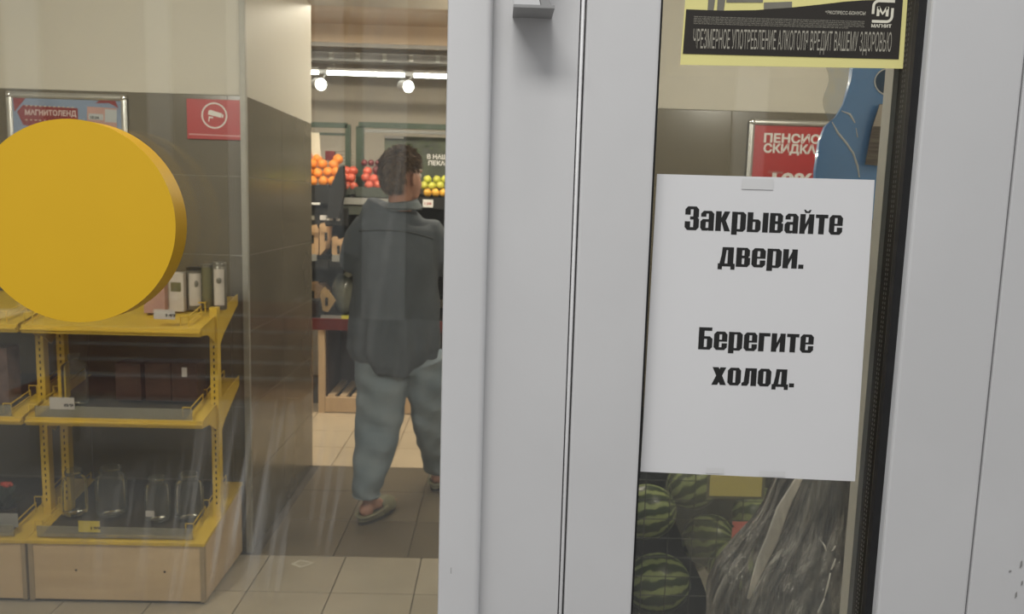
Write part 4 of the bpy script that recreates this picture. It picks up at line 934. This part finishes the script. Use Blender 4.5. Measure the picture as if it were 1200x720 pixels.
for row, (yy, YY, xs) in enumerate(((212.5, 5.93, (366, 379, 390)), (202.5, 5.99, (361, 372.5, 384.5, 394)), (192.5, 6.05, (366, 378, 391)), (186.5, 6.12, (372, 396)))):
    for i, x_ in enumerate(xs):
        fruit('orange_fruit', ORANGE, x_, yy+random.uniform(-.8, .8), YY, .0375, 'orange in the %s row of the pile, %s of its row' % (('bottom', 'second', 'third', 'top')[row], ('left end', 'second from left', 'third from left', 'right end')[i if i < len(xs)-1 else 3]), 'oranges on the left stand')
for row, (yy, YY, xs) in enumerate(((218, 6.02, (406, 414, 432, 443, 453)), (209, 6.07, (404, 412, 428, 439, 450)), (200.5, 6.12, (407, 414, 430, 441, 452)))):
    for i, x_ in enumerate(xs):
        dark = (row == 2 and i > 2) or (row == 1 and i == 4)
        fruit('plum_fruit' if dark else 'red_apple', DKAP if dark else REDAP, x_+random.uniform(-1, 1), yy+random.uniform(-1, 1), YY, .035, '%s apple, %s row, %s of the row by the green posts' % ('dark red' if dark else 'coral red', ('bottom', 'middle', 'upper')[row], ('leftmost', 'second from left', 'third from left', 'fourth from left', 'rightmost')[i]), 'red apples between the green posts')
for i, x_ in enumerate((427, 435, 443, 451)):
    fruit('plum_fruit', DKAP, x_, 191, 6.18, .024, 'dark plum coloured fruit in the topmost row, %s' % ('beside the green post', 'second from the green post', 'third from the green post', 'nearest the head of the person')[i], 'dark fruit behind the red apples')
for row, (yy, YY, xs, k_, m_) in enumerate(((226.5, 5.99, (501, 510.5, 520, 530), 'yellow_apple', YELAP), (217.5, 6.04, (497, 506.5, 516, 526), 'green_apple', GRNAP), (210, 6.09, (501, 512, 521.5), 'green_apple', GRNAP))):
    for i, x_ in enumerate(xs):
        fruit(k_, m_, x_, yy+random.uniform(-.8, .8), YY, .031, '%s in the %s row beside the face, %s' % (('yellow apple', 'green apple', 'green apple')[row], ('bottom', 'middle', 'top')[row], ('leftmost', 'second from left', 'third from left', 'rightmost')[i]), 'apples right of the person')
# small wire basket and red pack behind the oranges
wb = thing('wire_basket', at(405, 200, 6.3), 'small wire basket with a dark red pack behind the oranges', 'basket'); mb = MB()
for k in range(5): mb.tube([at(388+i*3.2, 179+k*4+1.5*math.sin(i/10*PI)*-1, 6.3) for i in range(9)], .002, 5)
mb.build('basket_wire', GREENM, wb)
mb = MB(); pbox(mb, 381, 177, 392, 188, 6.28, .05, .004); mb.build('pack', DRED, wb)
# cardboard boxes and bags on the lower shelves
def carton(pts, Y, dep, label, m=KRAFT):
    p = [at(x, y, Y) for x, y in pts]; t = thing('cardboard_box', (sum(v.x for v in p)/len(p), Y, min(v.z for v in p)), label, 'box', 'cardboard boxes on the shelves')
    MB().prism([(v.x, v.z) for v in p], 'y', Y, Y+dep).build('body', m, t)
    a_, b_ = p[0], p[1]; MB().prism([(a_.x, a_.z), (b_.x, b_.z), (b_.x-.01, b_.z+.03), (a_.x+.015, a_.z+.025)], 'y', Y-.03, Y-.026).build('flap', m, t)
    c_ = (a_+b_)/2; MB().prism([(c_.x+.01, c_.z-.10), (c_.x+.03, c_.z-.10), (c_.x+.03, c_.z-.04), (c_.x+.01, c_.z-.04)], 'y', Y-.002, Y).build('hand_hole', SLOT, t)
carton([(352, 270), (374, 268), (373, 299), (352, 299)], 5.84, .2, 'cardboard box at the left end of the upper box shelf')
carton([(374.5, 266), (383, 266), (381, 292), (374.5, 300)], 5.83, .2, 'narrow tilted cardboard box in the middle of the upper box shelf')
carton([(389, 281), (398, 282), (410, 272), (418, 262), (418, 299), (389, 299)], 5.84, .2, 'cardboard box beside the left elbow of the person')
carton([(352, 335), (375, 334), (384, 342), (375, 352), (352, 351)], 5.90, .2, 'open cardboard box lying on the lower box shelf')
carton([(375, 345), (384, 340), (393, 353), (384, 366), (378, 364)], 5.84, .03, 'ochre cardboard flap piece leaning in front of the grey bag', mat('ochre_cardboard', (.34, .22, .09), .8, var=.15))
pl_ = thing('plastic_bag', at(402, 369, 5.9), 'grey translucent filled plastic bag on the lower shelf left of the person', 'bag')
c = at(402, 344, 5.98); mb = MB().ball(c, (.088, .08, .145), 28, 20)
for v in mb.bm.verts:
    d = v.co-c; v.co = c+d*(1+.13*noise.noise(v.co*16)+.05*noise.noise(v.co*45))
mb.build('bag', mat('grey_bag_film', (.10, .115, .10), .22, col2=(.28, .30, .26), scale=5, coat=.5), pl_, smooth='all')
MB().tube([at(403, 326, 5.98), at(408, 321, 5.97), at(417, 318, 5.96)], [.02, .03, .01], 10).build('gathered_top', mat('pale_bag_film', (.42, .45, .38), .2, coat=.5, var=.3, scale=20), pl_, smooth='all')
stand_part('black_tub', BLACKPL, [(355, 352, 374, 373)], 5.78, .2, A_)

# ---------------------------------------------------------------- outside, mirrored faintly in the glass
bn = thing('slatted_bench', (-1.9, -3.4, -.02), 'red brown slatted bench standing outside opposite the shop door', 'bench')
for k in range(5): MB().box(-2.75, -1.1, -3.42+.01*k, -3.395+.01*k, .42+k*.10, .50+k*.10, .003).build('back_slat', BARK, bn)
for k in range(4): MB().box(-2.75, -1.1, -3.36+k*.11, -3.27+k*.11, .38, .41, .003).build('seat_slat', BARK, bn)
for X in (-2.65, -1.25): MB().box(X, X+.05, -3.44, -3.40, -.02, .92).box(X, X+.05, -3.02, -2.98, -.02, .38).box(X, X+.05, -3.44, -2.98, .34, .38).build('leg', GREYM, bn)
ob = thing('backdrop_building', (0, -9, -.02), 'brownish building added across the street for its faint mirror image in the glass', 'building')
MB().box(-11, 9, -9.3, -9, -.02, 7).build('facade', mat('brown_grey_render', (.17, .155, .135), .9, var=.2, scale=1), ob)  # backdrop added to darken and vary the reflection in the glass
for X, wd in ((-6.2, .4), (-4.45, .28), (-3.45, .22), (-2.35, .35), (-1.75, .55), (.8, .4), (3, .4)): MB().box(X, X+wd, -9, -8.9, -.02, 7).build('streak_pilaster', mat('pale_streak_pilaster', (.66, .65, .62), .8, var=.05), ob)  # pale strips put in to mirror as bright streaks
#PART4
# ---------------------------------------------------------------- person walking away, seen from behind
PX = 944.5
def ring(x, y, wpx, dep, Y): return at(x, y, Y), (wpx*Y/PX, dep)
pe = thing('person', (-.47, 3.95, 0), 'person seen from behind in a grey blue denim shirt, light jeans and olive clogs', 'person')
FD = math.radians(37)                       # the head is turned to the right by this much
FA = Vector((math.sin(FD), math.cos(FD), 0)); FR_ = Vector((math.cos(FD), -math.sin(FD), 0)); UZ = Vector((0, 0, 1))
HC = at(473, 211, 3.90)
def hp_(r, f, u): return HC+FR_*r+FA*f+UZ*u      # right, forward, up of the head centre
foot_dir = [Vector((.42, .90, 0)).normalized(), Vector((.22, .97, 0)).normalized()]
heel = [atz for atz in (Vector((-.612, 3.70, 0)), Vector((-.300, 4.17, 0)))]
kn = [at(443, 500, 3.88), at(503, 500, 4.05)]; hipj = [at(447, 428, 3.92), at(492, 428, 3.94)]
ank = [heel[i]+foot_dir[i]*.055+UZ*.115 for i in (0, 1)]
sho = [at(426, 268, 3.92), at(505, 270, 3.94)]
elb = [at(411, 306, 3.90), at(524, 312, 3.98)]
wri = [at(424, 292, 4.13), at(512, 296, 4.19)]
b = MB()
# head, jaw, neck
b.ball(hp_(0, -.012, .022), (.074, .092, .098), 24, 16)
for v in b.bm.verts:     # turn the skull to the facing direction
    d = v.co-HC; v.co = HC+Matrix.Rotation(-FD, 3, 'Z') @ d
b.tube([hp_(0, .012, .02), hp_(0, .030, -.03), hp_(0, .045, -.075), hp_(0, .055, -.105)], [(.070, .075), (.066, .070), (.050, .050), (.022, .024)], 16)
b.tube([hp_(0, .085, .030), hp_(0, .108, -.005), hp_(0, .112, -.022), hp_(0, .092, -.034)], [.008, .013, .016, .010], 10)      # nose
b.tube([hp_(-.022, .092, -.058), hp_(0, .100, -.055), hp_(.022, .092, -.058)], [.005, .009, .005], 8)                         # lips
b.tube([hp_(-.045, .078, .045), hp_(0, .094, .047), hp_(.045, .078, .045)], [.008, .010, .008], 8)                            # brow
for sgn in (-1, 1):
    e0 = hp_(sgn*.073, -.005, 0)
    b.tube([e0+UZ*.026-FA*.006, e0+UZ*.030-FA*.016+FR_*sgn*.008, e0+UZ*.008-FA*.020+FR_*sgn*.012, e0-UZ*.020-FA*.010+FR_*sgn*.006, e0-UZ*.028+FA*.002], [.006, .007, .007, .007, .006], 8)
    b.ball(e0-UZ*.002-FA*.008+FR_*sgn*.002, (.008, .012, .020), 8, 6)
nk = (sho[0]+sho[1])/2
b.tube([hp_(0, -.015, -.02), hp_(0, -.022, -.07), nk+Vector((.01, -.01, .05)), nk+Vector((.005, 0, -.03))], [.056, .055, .058, .060], 16)
# trunk
T = [ring(465, 269, 33, .06, 3.93), ring(464, 285, 38, .10, 3.93), ring(465, 320, 36, .10, 3.92), ring(466, 360, 35, .10, 3.92), ring(468, 400, 38, .11, 3.92), ring(469, 432, 40, .115, 3.93)]
b.tube([p for p, r in T], [r for p, r in T], 20)
for i in (0, 1):
    b.tube([sho[i], sho[i].lerp(elb[i], .5), elb[i], elb[i].lerp(wri[i], .35), wri[i]], [.042, .040, .030, .030, .024], 12)
    b.tube([hipj[i], hipj[i].lerp(kn[i], .5), kn[i], kn[i].lerp(ank[i], .3), ank[i]+UZ*.05, ank[i]], [.085, .075, .050, .046, .030, .030], 14)
    # ankle, heel, foot, toes
    h, d = heel[i], foot_dir[i]; s_ = Vector((d.y, -d.x, 0))
    b.ball(h+d*.035+UZ*.060, .036, 12, 8)
    b.tube([ank[i]+UZ*.01, h+d*.075+UZ*.075, h+d*.14+UZ*.058, h+d*.20+UZ*.048, h+d*.235+UZ*.043], [(.034, .036), (.036, .038), (.040, .026), (.042, .018), (.036, .012)], 14, up=s_)
    for k in range(5): b.tube([h+d*(.215-.006*k)+s_*(.030-.015*k)*(-1 if i else 1)+UZ*.042, h+d*(.258-.009*k)+s_*(.033-.016*k)*(-1 if i else 1)+UZ*.040], [.010-.0008*k, .007], 8)
    # palm and curled fingers, thumb on top
    hd_ = (wri[i]-elb[i].lerp(wri[i], .35)).normalized(); side = hd_.cross(UZ).normalized(); dn = side.cross(hd_).normalized()
    inn = side if i == 0 else -side
    pc = wri[i]+hd_*.05
    b.tube([wri[i], wri[i]+hd_*.03, wri[i]+hd_*.085], [(.024, .018), (.040, .016), (.040, .014)], 12, up=side)
    for k in range(4):
        f0 = wri[i]+hd_*.08+side*(.028-.0187*k); L = (.070, .078, .074, .060)[k]
        b.tube([f0, f0+hd_*L*.42-UZ*.006, f0+hd_*L*.72-UZ*.024, f0+hd_*L*.74-UZ*.048], [.0095, .009, .0085, .007], 8)
    f0 = wri[i]+hd_*.028+inn*.034
    b.tube([f0, f0+inn*.022+hd_*.022, f0+inn*.026+hd_*.050, f0+inn*.018+hd_*.070-UZ*.006], [.013, .011, .0095, .008], 8)
body = remeshed(b, 'body', SKIN, pe, .0065, 4)
# hair: a short tousled cap over crown, sides and nape, face left free
hb = bmesh.new(); bmesh.ops.create_icosphere(hb, subdivisions=5, radius=1)
drop = []
for v in hb.verts:
    n_ = v.co.normalized()
    r_, f_, u_ = n_.x, n_.y, n_.z
    front = .48+.30*max(0, u_)
    low = -.86 if f_ < -.1 else -.05
    if abs(r_) > .60 and f_ > -.48: low = .20
    if f_ > .25: low = .42
    if (f_ > front and u_ < .66) or u_ < low: drop.append(v); continue
    thick = 1+.06*noise.noise(n_*7)+.07*noise.noise(n_*18)+.05*noise.noise(n_*40)
    grow = .012+.014*max(0, u_)+(.004 if f_ < 0 else 0)
    taper = min(1, max(.25, (u_-low)/.35))
    p = Vector((n_.x*(.074+grow*taper), n_.y*(.094+grow*taper)-.012, n_.z*(.099+grow*taper*1.15)+.022))*thick
    v.co = HC+FR_*p.x+FA*p.y+UZ*p.z
bmesh.ops.delete(hb, geom=drop, context='VERTS')
hm = MB(); hm.bm.free(); hm.bm = hb
hair = hm.build('hair', HAIR, pe, smooth='all')
sd = hair.modifiers.new('thick', 'SOLIDIFY'); sd.thickness = .010; sd.offset = -1
random.seed(5); sb_ = MB(); cnt = 0
pool = [(v.co.copy(), v.normal.copy()) for v in hair.data.vertices]
for k in range(2200):
    p, n_ = random.choice(pool); n_ = (p-(HC+UZ*.02)).normalized()
    flow = (Vector((random.uniform(-.5, .5), random.uniform(-.5, .5), -.7))+FA*(.5 if n_.z > .5 else -.1)); flow = (flow-n_*flow.dot(n_)).normalized()
    s_ = flow.cross(n_)*.0012; L = random.uniform(.018, .038)
    a_ = p-n_*.001; m_ = p+flow*L*.5+n_*.007; e_ = p+flow*L+n_*random.uniform(.003, .012)
    sb_.bm.faces.new([sb_.bm.verts.new(q) for q in (a_-s_, m_-s_*.8, e_, m_+s_*.8, a_+s_)])
sb_.build('hair_strands', mat('lighter_brown_hair', (.27, .175, .105), .6, var=.5, scale=40), pe, kind='stuff', smooth='all')
# eyes on the turned face
for sgn in (-1, 1): MB().ball(hp_(sgn*.031, .078, .022), .011, 10, 8).build('eye', mat('eye_white', (.6, .58, .55), .2), pe, smooth='all')
# shirt: trunk, sleeves, all one cloth
def wob(mb, amp, f, seed):
    for v in mb.bm.verts:
        v.co += Vector((noise.noise(v.co*f+Vector((seed, 0, 0))), noise.noise(v.co*f+Vector((0, seed, 0))), 0))*amp
sh_ = MB()
SR = [ring(472, 243, 19, .070, 3.915), ring(470, 249, 27, .085, 3.92), ring(466, 255, 42, .10, 3.925), ring(465, 265, 49, .125, 3.93), ring(465, 285, 50, .150, 3.93), ring(465, 315, 49.5, .155, 3.93), ring(465, 350, 50.5, .155, 3.93), ring(464, 385, 52.5, .162, 3.93), ring(463, 408, 53.5, .165, 3.93), ring(464, 424, 47, .158, 3.93), ring(462, 436, 30, .142, 3.93)]
pts = [p for p, r in SR]; rr = [r for p, r in SR]
P2_, R2_ = [], []
for i in range(len(pts)-1):
    for k in range(5): u = k/5; P2_.append(pts[i].lerp(pts[i+1], u)); R2_.append((rr[i][0]*(1-u)+rr[i+1][0]*u, rr[i][1]*(1-u)+rr[i+1][1]*u))
P2_.append(pts[-1]); R2_.append(rr[-1])
sh_.tube(P2_, R2_, 48)
# long soft folds running down the back, stronger towards the hem
for v in sh_.bm.verts:
    c_ = pts[5]; an = math.atan2(v.co.y-c_.y, v.co.x-c_.x); dz = max(0, sho[0].z-v.co.z)
    v.co += Vector((math.cos(an), math.sin(an), 0))*(.020*dz*math.sin(an*7+v.co.z*3+1)+.016*dz*math.sin(an*13+v.co.z*5))
    v.co.x += .01*noise.noise(v.co*6); v.co.y += .014*noise.noise(v.co*7)
    if v.co.z < hipj[0].z+.10: v.co.z += (.055 if v.co.x > HC.x+.03 else .0)*min(1, (v.co.x-HC.x-.03)/.14)*(hipj[0].z+.10-v.co.z)/.12
for i in (0, 1):
    sl_ = [sho[i]+Vector((.05 if i == 0 else -.05, 0, -.015)), sho[i]+Vector((0, 0, -.015)), sho[i].lerp(elb[i], .35), sho[i].lerp(elb[i], .75), elb[i]+Vector((0, .02, -.004)), elb[i].lerp(wri[i], .4), elb[i].lerp(wri[i], .82)]
    sh_.tube(sl_, [.070, .078, .074, .068, .062, .054, .045], 20)
wob(sh_, .008, 14, 3)
shirt = remeshed(sh_, 'shirt', DENIM, pe, .0085, 5)
# yoke seam, collar, cuffs of the sleeves
SHV = [v.co.copy() for v in shirt.data.vertices]
off = Vector(shirt.location)
def back_y(x, z, m_=.012):
    c_ = [v.y for v in SHV if abs(v.x-x) < m_ and abs(v.z-z) < m_]
    return min(c_) if c_ else 3.8
seam = []
for x_, y_ in ((419, 271), (428, 270.5), (438, 270), (450, 270), (463, 270.5), (476, 272), (488, 274.5), (499, 278), (507, 281)):
    p = at(x_, y_, 3.80); seam.append(Vector((p.x, back_y(p.x, p.z)-.0005, p.z)))
MB().tube(seam, .0036, 6).build('yoke_seam', DENIMS, pe, smooth='all')
co = MB(); N = 28; vv = []
cc = at(472, 240, 3.905)
for h_, rx, ry in ((-.010, .088, .088), (.016, .074, .076), (.026, .068, .070), (.012, .078, .080), (-.016, .096, .094)):
    row = []
    for k in range(N):
        a_ = PI*.60+(2*PI*.86)*k/(N-1)
        row.append(co.bm.verts.new((cc.x+rx*math.cos(a_), cc.y+ry*math.sin(a_), cc.z+h_-.012*max(0, -math.sin(a_))+.006*math.cos(a_))))
    vv.append(row)
for a_, b_ in zip(vv, vv[1:]):
    for k in range(N-1): co.bm.faces.new((a_[k], a_[k+1], b_[k+1], b_[k]))
co.build('collar', mat('denim_collar', (.13, .155, .175), .9, var=.1, scale=20), pe, smooth='all')
MB().tube([Vector((cc.x+.092*math.cos(a_), cc.y+.090*math.sin(a_), cc.z-.020)) for a_ in [PI*1.05+PI*.9*k/12 for k in range(13)]], .004, 6).build('collar_seam', DENIMS, pe, smooth='all')
# jeans
jn = MB()
for i, tab in enumerate((((449, 418, 36, .125, 3.93), (449, 445, 32, .118, 3.92), (446, 475, 29, .110, 3.90), (443, 500, 27.5, .100, 3.88), (438, 530, 23.5, .090, 3.82), (433, 558, 19, .080, 3.77), (430, 574, 16.5, .072, 3.752), (429.5, 583.5, 16, .070, 3.745)),
                        ((494, 418, 27, .120, 3.94), (499, 445, 24, .115, 3.97), (502, 475, 20.5, .105, 4.02), (505, 500, 19, .098, 4.07), (508, 522, 18, .085, 4.15), (511, 538, 16.5, .072, 4.21), (513, 549, 15, .066, 4.235)))):
    P_, R_2 = [], []
    rows_ = [ring(*q) for q in tab]
    for (p, r), (p2, r2) in zip(rows_, rows_[1:]):
        for k in range(5): u = k/5; P_.append(p.lerp(p2, u)); R_2.append((r[0]*(1-u)+r2[0]*u, r[1]*(1-u)+r2[1]*u))
    P_.append(rows_[-1][0]); R_2.append(rows_[-1][1])
    jn.tube(P_, R_2, 32)
jn.tube([at(469, 405, 3.93), at(469, 436, 3.93)], [(.185, .125), (.165, .120)], 32)
for v in jn.bm.verts:
    v.co += Vector((noise.noise(v.co*Vector((9, 9, 16))), noise.noise(v.co*11+Vector((4, 0, 0)))*1.3, 0))*.016
    v.co.y += .007*math.sin(v.co.z*46+v.co.x*22)
jeans = remeshed(jn, 'jeans', JEAN, pe, .0075, 3)
for i, (x_, y_, w_) in enumerate(((429.5, 580, 16.5), (513, 545.5, 15.5))):
    p = at(x_, y_, (3.745, 4.235)[i]); r_ = w_*p.y/PX
    MB().tube([Vector((p.x+r_*math.cos(a_), p.y+.070*math.sin(a_), p.z)) for a_ in [2*PI*k/24 for k in range(25)]], .0035, 6, caps=False).build('cuff_seam', mat('pale_jean_seam', (.30, .35, .39), .9, var=.1), pe, smooth='all')
# clogs: sole, rounded upper over the toes, low heel rim
for i in (0, 1):
    h, d = heel[i]-foot_dir[i]*.02, foot_dir[i]; s_ = Vector((d.y, -d.x, 0)); sg_ = 1 if i == 0 else -1
    ol = []
    for k in range(28):
        a_ = 2*PI*k/28; l = .145-.145*math.cos(a_); wd = .052*math.sin(a_)*(1 if l > .15 else .82+.18*l/.15)
        ol.append(h+d*l+s_*wd)
    cl = thing('clog', (0, 0, 0)); cl.parent = pe; cl.location = -wloc(pe)
    MB().prism([(p.x, p.y) for p in ol], 'z', 0.001, .016).build('sole', CLOGS, cl, loc=(0, 0, 0))
    MB().prism([(p.x, p.y) for p in ol], 'z', .016, .034).build('midsole', CLOG, cl, loc=(0, 0, 0))
    up_ = MB(); vv = []
    for a in range(9):
        t_ = a/8; l = .135+.160*t_; row = []
        hh = .062*math.sqrt(max(0, 1-(t_*.98)**2.6))+.004; wd = .055*math.sqrt(max(.02, 1-(max(0, t_-.35)/.66)**2.2))
        for k in range(15):
            a_ = PI*k/14; row.append(up_.bm.verts.new(h+d*l+s_*wd*math.cos(a_)+UZ*(.020+hh*math.sin(a_)**.8)))
        vv.append(row)
    for A, B in zip(vv, vv[1:]):
        for k in range(14): up_.bm.faces.new((A[k], A[k+1], B[k+1], B[k]))
    uo = up_.build('upper', CLOG, cl, smooth='all', loc=(0, 0, 0)); q_ = uo.modifiers.new('t', 'SOLIDIFY'); q_.thickness = .005
    rim = []
    for k in range(17):
        a_ = PI*.5+PI*k/16*1.0; l = .10+.098*math.cos(a_)-.0; rim.append((l, .048*math.sin(a_)))
    rim = [(.16, .053)]+rim+[(.16, -.053)]
    MB().tube([h+d*l+s_*wd+UZ*(.040+.012*max(0, (l-.02)/.14)) for l, wd in rim], [(.006, .012)]*len(rim), 8, up=UZ).build('rim', CLOG, cl, smooth='all', loc=(0, 0, 0))
